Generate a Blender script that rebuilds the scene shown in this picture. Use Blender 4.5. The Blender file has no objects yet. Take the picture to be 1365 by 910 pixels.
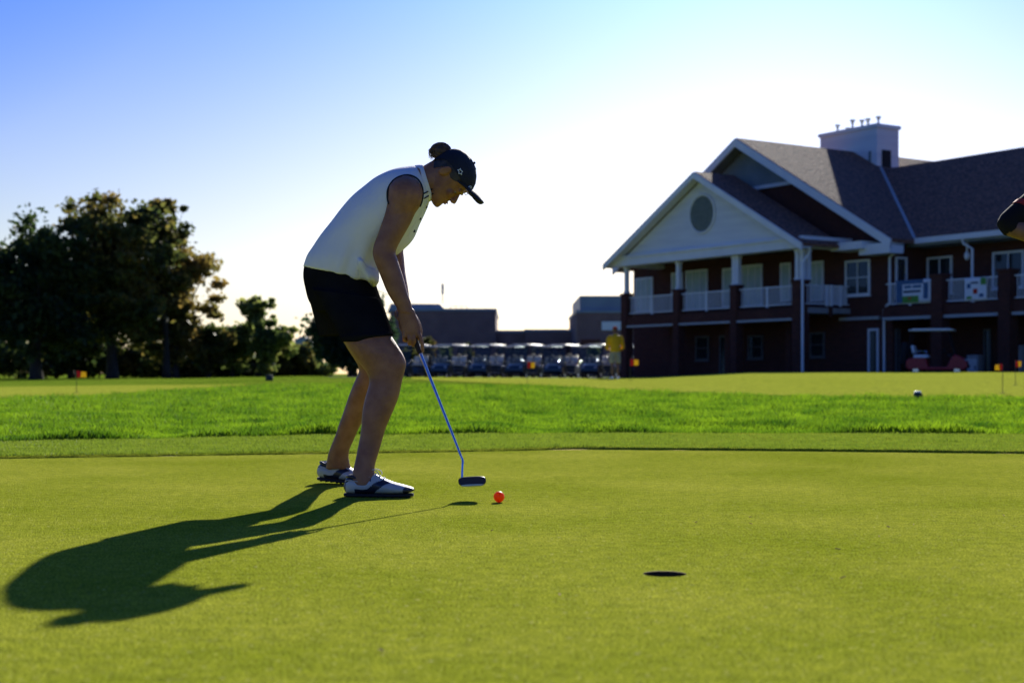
import bpy, bmesh, math, random
import numpy as np
from mathutils import Vector, Matrix, noise
R = math.radians
random.seed(7); rng = np.random.default_rng(7)
scn = bpy.context.scene
col = scn.collection
F = 1896.0; HY = 498.0; CH = 0.5           # focal length in photo pixels, horizon row, camera height

def W(px, py, Y):                            # photo pixel at a known distance -> point of the place
    return Vector(((px-682.5)*Y/F, Y, CH+(HY-py)*Y/F))

# ------------------------------------------------------------------ materials
def mat(name, c1, c2=None, rough=.7, scale=8., detail=4., bump=0., bscale=None, spec=.4, metal=0., sss=0., trans=0., coat=0., pos=(.35,.65), squash=None):
    m = bpy.data.materials.new(name); m.use_nodes = True
    nt = m.node_tree; p = nt.nodes['Principled BSDF']
    p.inputs['Roughness'].default_value = rough
    p.inputs['Metallic'].default_value = metal
    p.inputs['Specular IOR Level'].default_value = spec
    p.inputs['Coat Weight'].default_value = coat
    if sss:
        p.inputs['Subsurface Weight'].default_value = sss
        p.inputs['Subsurface Radius'].default_value = (1., .35, .2)
        p.inputs['Subsurface Scale'].default_value = .012
    if c2 is None: c2 = tuple(x*.75 for x in c1)
    tc = nt.nodes.new('ShaderNodeTexCoord'); mp = nt.nodes.new('ShaderNodeMapping')
    nt.links.new(tc.outputs['Object'], mp.inputs['Vector'])
    if squash: mp.inputs['Scale'].default_value = squash
    nz = nt.nodes.new('ShaderNodeTexNoise'); nz.inputs['Scale'].default_value = scale; nz.inputs['Detail'].default_value = detail
    nt.links.new(mp.outputs[0], nz.inputs['Vector'])
    rp = nt.nodes.new('ShaderNodeValToRGB')
    rp.color_ramp.elements[0].position, rp.color_ramp.elements[1].position = pos
    rp.color_ramp.elements[0].color = (*c2, 1); rp.color_ramp.elements[1].color = (*c1, 1)
    nt.links.new(nz.outputs[0], rp.inputs[0]); nt.links.new(rp.outputs[0], p.inputs['Base Color'])
    if bump:
        nb = nt.nodes.new('ShaderNodeTexNoise'); nb.inputs['Scale'].default_value = bscale or scale*4; nb.inputs['Detail'].default_value = 3
        nt.links.new(mp.outputs[0], nb.inputs['Vector'])
        bp = nt.nodes.new('ShaderNodeBump'); bp.inputs['Strength'].default_value = 1; bp.inputs['Distance'].default_value = bump
        nt.links.new(nb.outputs[0], bp.inputs['Height']); nt.links.new(bp.outputs[0], p.inputs['Normal'])
    if trans:
        tr = nt.nodes.new('ShaderNodeBsdfTranslucent'); mx = nt.nodes.new('ShaderNodeMixShader'); mx.inputs[0].default_value = trans
        nt.links.new(rp.outputs[0], tr.inputs['Color'])
        out = nt.nodes['Material Output']
        nt.links.new(p.outputs[0], mx.inputs[1]); nt.links.new(tr.outputs[0], mx.inputs[2]); nt.links.new(mx.outputs[0], out.inputs[0])
    return m

def brick_mat(name, a, b, mortar, sc=1.):
    m = bpy.data.materials.new(name); m.use_nodes = True; nt = m.node_tree; p = nt.nodes['Principled BSDF']
    p.inputs['Roughness'].default_value = .9; p.inputs['Specular IOR Level'].default_value = .2
    tc = nt.nodes.new('ShaderNodeTexCoord'); sx = nt.nodes.new('ShaderNodeSeparateXYZ'); ad = nt.nodes.new('ShaderNodeMath'); cb = nt.nodes.new('ShaderNodeCombineXYZ')
    nt.links.new(tc.outputs['Object'], sx.inputs[0]); nt.links.new(sx.outputs[0], ad.inputs[0]); nt.links.new(sx.outputs[1], ad.inputs[1])
    nt.links.new(ad.outputs[0], cb.inputs[0]); nt.links.new(sx.outputs[2], cb.inputs[1])
    br = nt.nodes.new('ShaderNodeTexBrick'); br.inputs['Scale'].default_value = 1/sc
    br.inputs['Color1'].default_value = (*a, 1); br.inputs['Color2'].default_value = (*b, 1); br.inputs['Mortar'].default_value = (*mortar, 1)
    br.inputs['Mortar Size'].default_value = .006; br.inputs['Brick Width'].default_value = .22; br.inputs['Row Height'].default_value = .075
    nt.links.new(cb.outputs[0], br.inputs['Vector'])
    nz = nt.nodes.new('ShaderNodeTexNoise'); nz.inputs['Scale'].default_value = .6; nz.inputs['Detail'].default_value = 5
    nt.links.new(tc.outputs['Object'], nz.inputs['Vector'])
    mx = nt.nodes.new('ShaderNodeMix'); mx.data_type = 'RGBA'; mx.blend_type = 'MULTIPLY'; mx.inputs[0].default_value = .5
    nt.links.new(br.outputs[0], mx.inputs[6]); nt.links.new(nz.outputs[0], mx.inputs[7]); nt.links.new(mx.outputs[2], p.inputs['Base Color'])
    return m

def turf_mat(name, c1, c2, c3, patch=.35, fine=220., bump=.004, rough=.75, trans=.0, stripes=0., speck=(.38,.62), facing=None):
    """mown grass: large soft patches, medium mottling and a fine blade grain"""
    m = bpy.data.materials.new(name); m.use_nodes = True; nt = m.node_tree; p = nt.nodes['Principled BSDF']
    p.inputs['Roughness'].default_value = rough; p.inputs['Specular IOR Level'].default_value = .0
    tc = nt.nodes.new('ShaderNodeTexCoord')
    def nz(s, d, r=.5):
        n = nt.nodes.new('ShaderNodeTexNoise'); n.inputs['Scale'].default_value = s; n.inputs['Detail'].default_value = d; n.inputs['Roughness'].default_value = r
        nt.links.new(tc.outputs['Object'], n.inputs['Vector']); return n
    a, b, c = nz(patch, 5, .6), nz(fine, 2), nz(fine*.12, 4, .65)
    def ramp(n, x0, x1, k0, k1):
        r = nt.nodes.new('ShaderNodeValToRGB'); r.color_ramp.elements[0].position = x0; r.color_ramp.elements[1].position = x1
        r.color_ramp.elements[0].color = (*k0, 1); r.color_ramp.elements[1].color = (*k1, 1); nt.links.new(n.outputs[0], r.inputs[0]); return r
    ra = ramp(a, .35, .65, c1, c2)
    rb = ramp(b, speck[0], speck[1], (.40, .42, .40), (1.35, 1.35, 1.3))
    rc = ramp(c, .3, .7, (.72, .75, .8), (1.2, 1.18, 1.1))
    def mul(x, y, k=1.):
        mx = nt.nodes.new('ShaderNodeMix'); mx.data_type = 'RGBA'; mx.blend_type = 'MULTIPLY'; mx.inputs[0].default_value = k
        nt.links.new(x, mx.inputs[6]); nt.links.new(y, mx.inputs[7]); return mx.outputs[2]
    o = mul(mul(ra.outputs[0], rb.outputs[0]), rc.outputs[0])
    # scattered dry straw-coloured spots
    d = nz(fine*.35, 3, .7); rd = ramp(d, .60, .70, (0, 0, 0), (1, 1, 1))
    mx = nt.nodes.new('ShaderNodeMix'); mx.data_type = 'RGBA'; nt.links.new(rd.outputs[0], mx.inputs[0])
    nt.links.new(o, mx.inputs[6]); mx.inputs[7].default_value = (*c3, 1); o = mx.outputs[2]
    nt.links.new(o, p.inputs['Base Color'])
    bp = nt.nodes.new('ShaderNodeBump'); bp.inputs['Distance'].default_value = bump
    ad = nt.nodes.new('ShaderNodeMath'); ad.operation = 'ADD'; nt.links.new(b.outputs[0], ad.inputs[0]); nt.links.new(c.outputs[0], ad.inputs[1])
    nt.links.new(ad.outputs[0], bp.inputs['Height']); nt.links.new(bp.outputs[0], p.inputs['Normal'])
    return m

M = {}
M['green'] = turf_mat('putting_turf', (.23, .27, .020), (.33, .345, .040), (.44, .42, .15), patch=.9, fine=170, bump=.006)
M['fringe'] = turf_mat('fringe_turf', (.20, .26, .020), (.28, .30, .03), (.36, .35, .08), patch=.8, fine=130, bump=.012)
M['rough'] = turf_mat('rough_turf', (.13, .22, .014), (.21, .29, .028), (.28, .32, .08), patch=.16, fine=40, bump=.05)
M['fargreen'] = turf_mat('far_green_turf', (.30, .34, .035), (.33, .36, .045), (.38, .38, .10), patch=.12, fine=60, bump=.004)
M['blade'] = mat('grass_blade', (.22, .36, .012), (.055, .145, .006), rough=.42, scale=1.6, detail=6, trans=.5, spec=.5)
M['blade2'] = mat('short_grass_blade', (.25, .33, .03), (.17, .25, .018), rough=.5, scale=6., trans=.4, spec=.4)
M['skin'] = mat('skin', (.31, .14, .068), (.23, .095, .045), rough=.5, scale=22, bump=.0012, bscale=160, sss=.12, spec=.45)
M['skin_dark'] = mat('tanned_skin', (.20, .10, .065), (.15, .075, .05), rough=.5, scale=20, bump=.001, bscale=150)
M['shirt'] = mat('white_shirt_cloth', (.80, .80, .80), (.76, .76, .765), rough=.85, scale=3., bump=.0012, bscale=700, spec=.2)
M['piping'] = mat('black_piping', (.012, .012, .018), rough=.8)
M['shorts'] = mat('black_shorts_cloth', (.013, .013, .015), (.009, .009, .010), rough=.95, bump=.001, bscale=500, spec=.0)
M['cap'] = mat('navy_cap_cloth', (.012, .016, .032), (.008, .010, .022), rough=.75, bump=.001, bscale=500, spec=.3)
M['hair'] = mat('brown_hair', (.12, .068, .042), (.02, .013, .010), rough=.45, scale=40, bump=.004, bscale=90, squash=(1, 1, 4))
M['pink'] = mat('pale_pink_enamel', (.75, .42, .38), rough=.3)
M['hair_d'] = mat('grey_brown_hair', (.05, .042, .04), (.018, .015, .015), rough=.6, scale=60)
M['emblem'] = mat('pale_embroidery', (.72, .76, .82), (.5, .55, .62), rough=.7, scale=200)
M['button'] = mat('dark_button', (.015, .015, .02), rough=.3)
M['eye'] = mat('eye_white', (.30, .27, .25), rough=.6); M['iris'] = mat('eye_iris', (.05, .03, .02), rough=.1)
M['lip'] = mat('lip_skin', (.33, .12, .09), rough=.45)
M['shoe_w'] = mat('white_shoe_leather', (.46, .48, .48), (.36, .38, .38), rough=.4, scale=15, bump=.001, bscale=80, spec=.5)
M['shoe_n'] = mat('navy_shoe_leather', (.014, .018, .04), (.01, .012, .025), rough=.35, spec=.5)
M['sole'] = mat('black_rubber', (.015, .015, .018), rough=.8)
M['lace'] = mat('lace_cord', (.6, .62, .65), rough=.8)
M['chrome'] = mat('brushed_steel', (.75, .77, .8), (.6, .62, .66), rough=.16, metal=1., scale=60)
M['grip'] = mat('black_grip_rubber', (.012, .012, .013), rough=.7, bump=.001, bscale=300)
M['putter'] = mat('dark_putter_metal', (.025, .02, .035), (.015, .012, .02), rough=.35, metal=.4)
M['sole_metal'] = mat('putter_sole_metal', (.35, .38, .33), rough=.35, metal=.7)
M['white'] = mat('white_plastic', (.78, .79, .8), (.7, .71, .72), rough=.5)
M['soil'] = mat('cup_soil', (.06, .04, .02), (.03, .02, .012), rough=.95, scale=60, bump=.003)
M['cup'] = mat('cup_liner', (.05, .05, .05), (.035, .035, .035), rough=.5)
M['bark'] = mat('bark', (.055, .042, .032), (.025, .02, .016), rough=.95, scale=5, bump=.03, bscale=9, squash=(1, 1, .2))
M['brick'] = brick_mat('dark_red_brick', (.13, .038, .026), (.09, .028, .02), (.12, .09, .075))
M['brick_far'] = brick_mat('hazy_far_brick', (.30, .165, .155), (.26, .145, .14), (.3, .25, .24))  # paler, greyer brick: distance haze is mixed into its colour
M['trim_dim'] = mat('dimmed_window_frame', (.12, .12, .12), (.09, .09, .09), rough=.6)  # white frame colour dimmed so the ground floor openings stay faint
M['trim'] = mat('white_painted_wood', (.78, .79, .79), (.72, .73, .74), rough=.6, scale=1.5)
M['siding'] = mat('white_siding', (.74, .75, .76), (.64, .65, .68), rough=.65, scale=1.2, detail=6, squash=(.3, .3, 3))
M['soffit'] = mat('grey_green_siding', (.22, .25, .25), (.17, .2, .2), rough=.7, scale=1)
M['louvre'] = mat('louvre_paint', (.20, .24, .23), (.15, .18, .18), rough=.6)
M['roof'] = mat('brown_shingle', (.30, .135, .078), (.06, .03, .022), rough=.9, scale=7., detail=6, bump=.05, bscale=5, squash=(1, 1, 2.5))
M['glass'] = mat('dark_glass', (.02, .03, .035), (.015, .02, .025), rough=.06, spec=.6)
M['blind'] = mat('pale_blind', (.50, .58, .52), (.42, .5, .46), rough=.6, scale=2)
M['concrete'] = mat('concrete', (.32, .31, .29), (.25, .24, .23), rough=.9, scale=2, bump=.003)
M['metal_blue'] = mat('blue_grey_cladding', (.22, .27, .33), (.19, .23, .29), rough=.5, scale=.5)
M['grey_paint'] = mat('grey_metal_paint', (.42, .43, .43), (.36, .37, .37), rough=.5)
M['asphalt'] = mat('asphalt', (.04, .04, .042), (.03, .03, .032), spec=.05, rough=.95, scale=20, bump=.004)
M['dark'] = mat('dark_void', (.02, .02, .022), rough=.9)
M['cart_body'] = mat('cart_green_blue_paint', (.022, .036, .044), (.018, .03, .036), rough=.25, coat=.5)
M['cart_red'] = mat('cart_maroon_paint', (.42, .014, .024), (.36, .012, .02), rough=.4, coat=.1)
M['cart_roof'] = mat('cart_roof_plastic', (.42, .43, .44), (.36, .37, .38), rough=.4)
M['cart_roof2'] = mat('cream_roof_plastic', (.88, .80, .64), (.82, .74, .6), rough=.35)
M['vinyl'] = mat('seat_vinyl', (.70, .68, .62), (.62, .6, .55), rough=.4)
M['windshield'] = mat('tinted_windscreen', (.10, .13, .15), rough=.05, spec=.8)
w_m = M['windshield'].node_tree; w_p = w_m.nodes['Principled BSDF']; w_t = w_m.nodes.new('ShaderNodeBsdfTransparent'); w_t.inputs[0].default_value = (.72, .78, .8, 1)
w_x = w_m.nodes.new('ShaderNodeMixShader'); w_x.inputs[0].default_value = .82; w_m.links.new(w_p.outputs[0], w_x.inputs[1]); w_m.links.new(w_t.outputs[0], w_x.inputs[2]); w_m.links.new(w_x.outputs[0], w_m.nodes['Material Output'].inputs[0])
M['tyre'] = mat('tyre_rubber', (.018, .018, .018), rough=.85)
M['lamp_lens'] = mat('lamp_lens', (.75, .75, .72), rough=.1, spec=.7)
M['yellow'] = mat('yellow_cloth', (.95, .58, .02), (.85, .50, .015), rough=.85, scale=6, trans=.35)
M['khaki'] = mat('khaki_cloth', (.56, .54, .40), (.48, .47, .34), rough=.85, scale=6, trans=.45)
M['red'] = mat('red_cloth', (.62, .025, .02), (.5, .02, .015), rough=.8, trans=.25)
M['red_band'] = mat('dark_red_band', (.42, .02, .01), rough=.8)
M['flag_y'] = mat('yellow_flag_cloth', (.85, .62, .04), (.8, .55, .03), rough=.8, trans=.3)
M['black_cloth'] = mat('black_cloth', (.010, .010, .012), rough=.9, spec=.15)
M['marker'] = mat('dark_green_plastic', (.012, .03, .028), rough=.5)
M['ball'] = mat('orange_ball', (1., .17, .008), (1., .16, .006), rough=.4, spec=.2, sss=.6, trans=.35)
nt = M['ball'].node_tree; vo = nt.nodes.new('ShaderNodeTexVoronoi'); vo.inputs['Scale'].default_value = 260; bp = nt.nodes.new('ShaderNodeBump')
bp.inputs['Distance'].default_value = .0007; nt.links.new(nt.nodes['Texture Coordinate'].outputs['Object'], vo.inputs['Vector'])
nt.links.new(vo.outputs['Distance'], bp.inputs['Height']); nt.links.new(bp.outputs[0], nt.nodes['Principled BSDF'].inputs['Normal'])
M['leaf_litter'] = mat('dry_leaf', (.55, .42, .22), (.40, .27, .12), rough=.8, scale=60)

def leaf_mat(name, c1, c2, c3, sc=.9):
    m = bpy.data.materials.new(name); m.use_nodes = True; nt = m.node_tree; p = nt.nodes['Principled BSDF']
    p.inputs['Roughness'].default_value = .55; p.inputs['Specular IOR Level'].default_value = .3
    tc = nt.nodes.new('ShaderNodeTexCoord'); n1 = nt.nodes.new('ShaderNodeTexNoise'); n1.inputs['Scale'].default_value = sc*.5; n1.inputs['Detail'].default_value = 3
    wn = nt.nodes.new('ShaderNodeTexNoise'); wn.inputs['Scale'].default_value = 6; nt.links.new(tc.outputs['Object'], wn.inputs['Vector']); nt.links.new(tc.outputs['Object'], n1.inputs['Vector'])
    ad = nt.nodes.new('ShaderNodeMath'); ad.operation = 'MULTIPLY_ADD'; ad.inputs[1].default_value = .35; nt.links.new(wn.outputs[0], ad.inputs[0])
    s = nt.nodes.new('ShaderNodeMath'); s.operation = 'SUBTRACT'; s.inputs[1].default_value = .175; nt.links.new(n1.outputs[0], s.inputs[0]); nt.links.new(s.outputs[0], ad.inputs[2])
    r = nt.nodes.new('ShaderNodeValToRGB'); e = r.color_ramp.elements; e[0].position = .36; e[1].position = .64; e[0].color = (*c1, 1); e[1].color = (*c3, 1)
    k = e.new(.5); k.color = (*c2, 1)
    nt.links.new(ad.outputs[0], r.inputs[0]); nt.links.new(r.outputs[0], p.inputs['Base Color'])
    tr = nt.nodes.new('ShaderNodeBsdfTranslucent'); mx = nt.nodes.new('ShaderNodeMixShader'); mx.inputs[0].default_value = .58
    nt.links.new(r.outputs[0], tr.inputs[0]); nt.links.new(p.outputs[0], mx.inputs[1]); nt.links.new(tr.outputs[0], mx.inputs[2])
    nt.links.new(mx.outputs[0], nt.nodes['Material Output'].inputs[0]); return m
M['leaf_dark'] = leaf_mat('dark_green_leaves', (.025, .045, .014), (.045, .075, .02), (.085, .11, .028))
M['leaf_autumn'] = leaf_mat('green_and_rust_leaves', (.05, .075, .02), (.12, .13, .03), (.25, .18, .04))
M['leaf_rust'] = leaf_mat('rust_brown_leaves', (.09, .10, .025), (.20, .16, .04), (.34, .22, .05))
M['leaf_mid'] = leaf_mat('mid_green_leaves', (.09, .14, .035), (.18, .23, .055), (.32, .32, .075))
M['leaf_yellow'] = leaf_mat('yellow_green_leaves', (.07, .09, .025), (.13, .14, .035), (.26, .19, .045))
M['leaf_ever'] = leaf_mat('evergreen_leaves', (.02, .045, .022), (.035, .065, .03), (.06, .095, .04))

# ------------------------------------------------------------------ geometry collector
def catmull(pts, sub):
    """pts: list of flat float lists; returns smooth resampling"""
    P = np.array(pts, float); n = len(P)
    if n < 3 or sub <= 1: 
        out = []
        for i in range(n-1):
            for k in range(sub): out.append(P[i]+(P[i+1]-P[i])*k/sub)
        out.append(P[-1]); return np.array(out)
    out = []
    for i in range(n-1):
        p0 = P[i-1] if i else 2*P[0]-P[1]; p1, p2 = P[i], P[i+1]; p3 = P[i+2] if i+2 < n else 2*P[-1]-P[-2]
        for k in range(sub):
            t = k/sub
            out.append(.5*((2*p1)+(-p0+p2)*t+(2*p0-5*p1+4*p2-p3)*t*t+(-p0+3*p1-3*p2+p3)*t**3))
    out.append(P[-1]); return np.array(out)

class G:
    def __init__(s): s.v = []; s.f = []; s.mi = []
    def add(s, vs, fs, mi=0):
        o = len(s.v); s.v += [tuple(map(float, v)) for v in vs]; s.f += [tuple(o+i for i in f) for f in fs]; s.mi += [mi]*len(fs); return s
    def box(s, c, d, rot=None, mi=0, taper=1., bev=0.):
        x, y, z = d[0]/2, d[1]/2, d[2]/2
        if bev > 0:
            b = min(bev, x*.9, y*.9, z*.9)
            bm = bmesh.new(); bmesh.ops.create_cube(bm, size=1)
            for v in bm.verts: v.co = Vector((v.co.x*2*x, v.co.y*2*y, v.co.z*2*z))
            bmesh.ops.bevel(bm, geom=bm.edges[:], offset=b, segments=2, affect='EDGES', profile=.5)
            vs = []
            for v in bm.verts:
                k = taper if v.co.z > 0 else 1
                vs.append(Vector((v.co.x*k, v.co.y*k, v.co.z)))
            bm.verts.index_update(); fs = [[v.index for v in f.verts] for f in bm.faces]; bm.free()
        else:
            vs = [Vector((a*x*(taper if c_ > 0 else 1), b_*y*(taper if c_ > 0 else 1), c_*z)) for a in (-1, 1) for b_ in (-1, 1) for c_ in (-1, 1)]
            fs = [(0,1,3,2), (4,6,7,5), (0,4,5,1), (2,3,7,6), (0,2,6,4), (1,5,7,3)]
        if rot is not None: vs = [rot @ v for v in vs]
        c = Vector(c); return s.add([v+c for v in vs], fs, mi)
    def b2(s, x0, x1, y0, y1, z0, z1, mi=0, bev=0.):
        return s.box(((x0+x1)/2, (y0+y1)/2, (z0+z1)/2), (abs(x1-x0), abs(y1-y0), abs(z1-z0)), mi=mi, bev=bev)
    def loft(s, rings, n=24, sub=3, cap=True, mi=0, power=2.):
        """rings: (centre, axis_a, axis_b)"""
        A = catmull([list(c)+list(a)+list(b) for c, a, b in rings], sub)
        vs, fs = [], []
        for r in A:
            c, a, b = Vector(r[:3]), Vector(r[3:6]), Vector(r[6:9])
            for k in range(n):
                t = 2*math.pi*k/n; ct, st = math.cos(t), math.sin(t)
                e = 2/power
                x = math.copysign(abs(ct)**e, ct); y = math.copysign(abs(st)**e, st)
                vs.append(c+a*x+b*y)
        m = len(A)
        for i in range(m-1):
            for k in range(n):
                k2 = (k+1) % n; fs.append((i*n+k, i*n+k2, (i+1)*n+k2, (i+1)*n+k))
        if cap:
            for i, rev in ((0, True), (m-1, False)):
                ci = len(vs); vs.append(Vector(A[i][:3]))
                for k in range(n):
                    k2 = (k+1) % n; f = (i*n+k, i*n+k2, ci); fs.append(f[::-1] if rev else f)
        return s.add(vs, fs, mi)
    def px(s, st, n=24, sub=3, mi=0, power=2., infl=1., cap=True):
        """stations (ax,ay,bx,by,Y,w): outline points in the photo at distance Y, half width w in depth"""
        rings = []
        for ax, ay, bx, by, Y, w in st:
            a, b = W(ax, ay, Y), W(bx, by, Y)
            rings.append(((a+b)/2, (b-a)/2*infl, Vector((0, w*infl, 0))))
        return s.loft(rings, n, sub, cap, mi, power)
    def tube(s, pts, rad, n=10, sub=1, mi=0, cap=True, flat=None):
        pts = [Vector(p) for p in pts]
        if isinstance(rad, (int, float)): rad = [rad]*len(pts)
        if sub > 1:
            A = catmull([list(p)+[r] for p, r in zip(pts, rad)], sub); pts = [Vector(a[:3]) for a in A]; rad = [a[3] for a in A]
        vs, fs = [], []; ref = None
        for i, p in enumerate(pts):
            d = (pts[min(i+1, len(pts)-1)]-pts[max(i-1, 0)]).normalized()
            if ref is None:
                ref = d.orthogonal().normalized()
            ref = (ref-d*ref.dot(d)).normalized(); o = d.cross(ref)
            for k in range(n):
                t = 2*math.pi*k/n; vs.append(p+(ref*math.cos(t)+o*math.sin(t))*rad[i])
        m = len(pts)
        for i in range(m-1):
            for k in range(n):
                k2 = (k+1) % n; fs.append((i*n+k, i*n+k2, (i+1)*n+k2, (i+1)*n+k))
        if cap:
            fs.append(tuple(range(n))[::-1]); fs.append(tuple((m-1)*n+k for k in range(n)))
        return s.add(vs, fs, mi)
    def ball(s, c, r, n=20, m=12, mi=0, rot=None):
        r = (r, r, r) if isinstance(r, (int, float)) else r
        vs, fs = [], []; c = Vector(c)
        for i in range(m+1):
            ph = math.pi*i/m
            for k in range(n):
                t = 2*math.pi*k/n; v = Vector((r[0]*math.sin(ph)*math.cos(t), r[1]*math.sin(ph)*math.sin(t), r[2]*math.cos(ph)))
                if rot is not None: v = rot @ v
                vs.append(c+v)
        for i in range(m):
            for k in range(n):
                k2 = (k+1) % n
                if i == 0: fs.append((k, n+k, n+k2)) if False else fs.append((i*n+k, (i+1)*n+k, (i+1)*n+k2))
                elif i == m-1: fs.append((i*n+k, (i+1)*n+k, i*n+k2))
                else: fs.append((i*n+k, (i+1)*n+k, (i+1)*n+k2, i*n+k2))
        return s.add(vs, fs, mi)
    def cyl(s, c, r, h, axis='z', n=24, mi=0, r2=None):
        d = {'x': Vector((1,0,0)), 'y': Vector((0,1,0)), 'z': Vector((0,0,1))}[axis] if isinstance(axis, str) else Vector(axis)
        c = Vector(c); return s.tube([c-d*h/2, c+d*h/2], [r, r if r2 is None else r2], n, mi=mi)
    def prism(s, poly, ext, mi=0):
        """poly: list of 3D points, extruded by vector ext"""
        e = Vector(ext); n = len(poly); vs = [Vector(p) for p in poly]+[Vector(p)+e for p in poly]
        fs = [tuple(range(n))[::-1], tuple(range(n, 2*n))]+[(i, (i+1) % n, n+(i+1) % n, n+i) for i in range(n)]
        return s.add(vs, fs, mi)
    def slab(s, a, b, c, d, t, mi=0):
        """thick quad a b c d, thickness t along its normal"""
        a, b, c, d = map(Vector, (a, b, c, d)); nrm = (b-a).cross(d-a).normalized()*t
        return s.prism([a, b, c, d], nrm, mi)
    def grid(s, P, nu, nv, closed=False, mi=0):
        fs = []
        for i in range(nu-1):
            for k in range(nv if closed else nv-1):
                k2 = (k+1) % nv; fs.append((i*nv+k, i*nv+k2, (i+1)*nv+k2, (i+1)*nv+k))
        return s.add(P, fs, mi)

def mesh_from(g, name, recalc=True, smooth=False):
    me = bpy.data.meshes.new(name)
    me.from_pydata(g.v, [], g.f)
    for p, i in zip(me.polygons, g.mi): p.material_index = i
    if recalc:
        bm = bmesh.new(); bm.from_mesh(me); bmesh.ops.recalc_face_normals(bm, faces=bm.faces); bm.to_mesh(me); bm.free()
    if smooth:
        me.polygons.foreach_set('use_smooth', [True]*len(me.polygons))
        if smooth == 'auto':
            try: me.set_sharp_from_angle(angle=R(40))
            except Exception: pass
    me.update(); return me

def tag(o, label=None, cat=None, group=None, kind=None):
    if label: o['label'] = label
    if cat: o['category'] = cat
    if group: o['group'] = group
    if kind: o['kind'] = kind
    return o
def link(name, me, mats, parent=None, loc=None, world=False):
    o = bpy.data.objects.new(name, me); col.objects.link(o)
    for m in (mats if isinstance(mats, (list, tuple)) else [mats]): me.materials.append(m)
    if parent is not None:
        o.parent = parent
        if world:
            root = parent
            while root.parent is not None: root = root.parent
            me.transform((Matrix.LocRotScale(root.location, root.rotation_euler, None)).inverted())
    elif loc is not None:
        loc = Vector(loc); me.transform(Matrix.Translation(-loc)); o.location = loc
    return o
def part(name, g, mats, parent=None, world=False, smooth=False, loc=None, recalc=True):
    return link(name, mesh_from(g, name, recalc, smooth), mats, parent, loc, world)
def thing(name, label, cat, loc=(0,0,0), rz=0., group=None):
    o = bpy.data.objects.new(name, None); col.objects.link(o); o.location = loc; o.rotation_euler = (0, 0, rz); o.empty_display_size = .1
    return tag(o, label, cat, group)
def copy_tree(o, parent=None):
    kids = [c for c in bpy.data.objects if c.parent == o]
    c = o.copy(); col.objects.link(c); c.parent = parent
    for k in kids: copy_tree(k, c)
    return c
def fuse(name, g, voxel, sm, mats, parent=None, world=False, loc=None, post=None):
    """union of closed shells into one continuous surface"""
    me = mesh_from(g, name+'_src'); t = bpy.data.objects.new(name+'_src', me); col.objects.link(t)
    r = t.modifiers.new('r', 'REMESH'); r.mode = 'VOXEL'; r.voxel_size = voxel; r.use_smooth_shade = True
    if sm:
        s = t.modifiers.new('s', 'SMOOTH'); s.factor = .5; s.iterations = sm
    dg = bpy.context.evaluated_depsgraph_get(); dg.update()
    m2 = bpy.data.meshes.new_from_object(t.evaluated_get(dg)); m2.name = name
    bpy.data.objects.remove(t); bpy.data.meshes.remove(me)
    m2.materials.clear()
    if post: post(m2)
    m2.polygons.foreach_set('use_smooth', [True]*len(m2.polygons))
    return link(name, m2, mats, parent, loc, world)

# ------------------------------------------------------------------ camera, sun, sky
cam = bpy.data.cameras.new('camera'); co = bpy.data.objects.new('camera', cam); col.objects.link(co)
co.location = (0, 0, CH); co.rotation_euler = (R(90), 0, 0)
cam.sensor_width = 36; cam.lens = 36*F/1365; cam.shift_y = (HY-455)/1365
cam.clip_start = .05; cam.clip_end = 5000
cam.dof.use_dof = True; cam.dof.focus_distance = 5.85; cam.dof.aperture_fstop = 3.6
scn.camera = co
sund = Vector((.408, 2.17, 1.0)).normalized(); el = math.asin(sund.z); az = math.atan2(sund.x, sund.y)
sl = bpy.data.lights.new('sun', 'SUN'); so = bpy.data.objects.new('sun', sl); col.objects.link(so)
sl.energy = 5.0; sl.angle = R(.53); sl.color = (1., .95, .84); so.rotation_euler = sund.to_track_quat('Z', 'Y').to_euler()
w = bpy.data.worlds.new('World'); scn.world = w; w.use_nodes = True
bg = w.node_tree.nodes['Background']; sk = w.node_tree.nodes.new('ShaderNodeTexSky'); sk.sky_type = 'NISHITA'
sk.sun_disc = False; sk.sun_elevation = el; sk.sun_rotation = az; sk.altitude = 100; sk.air_density = 1.0; sk.dust_density = 1.0; sk.ozone_density = 2.0
wb = w.node_tree.nodes.new('ShaderNodeMix'); wb.data_type = 'RGBA'; wb.blend_type = 'MULTIPLY'; wb.inputs[0].default_value = 1; wb.inputs[7].default_value = (1, 1, 1, 1)
# the camera's daylight balance: deep blue away from the sun, white in the glare round it
bw = w.node_tree.nodes.new('ShaderNodeRGBToBW'); mr = w.node_tree.nodes.new('ShaderNodeMapRange'); tn = w.node_tree.nodes.new('ShaderNodeMix'); tn.data_type = 'RGBA'
mr.inputs[1].default_value = 3.5; mr.inputs[2].default_value = 8.0; w.node_tree.links.new(sk.outputs[0], bw.inputs[0]); w.node_tree.links.new(bw.outputs[0], mr.inputs[0]); tcw = w.node_tree.nodes.new('ShaderNodeTexCoord'); sxw = w.node_tree.nodes.new('ShaderNodeSeparateXYZ'); me_ = w.node_tree.nodes.new('ShaderNodeMapRange'); mm = w.node_tree.nodes.new('ShaderNodeMath'); mm.operation = 'MULTIPLY'
w.node_tree.links.new(tcw.outputs['Generated'], sxw.inputs[0]); w.node_tree.links.new(sxw.outputs[2], me_.inputs[0]); me_.interpolation_type = 'SMOOTHSTEP'
me_.inputs[1].default_value = .05; me_.inputs[2].default_value = .33; me_.inputs[3].default_value = 1; me_.inputs[4].default_value = 0
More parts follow.
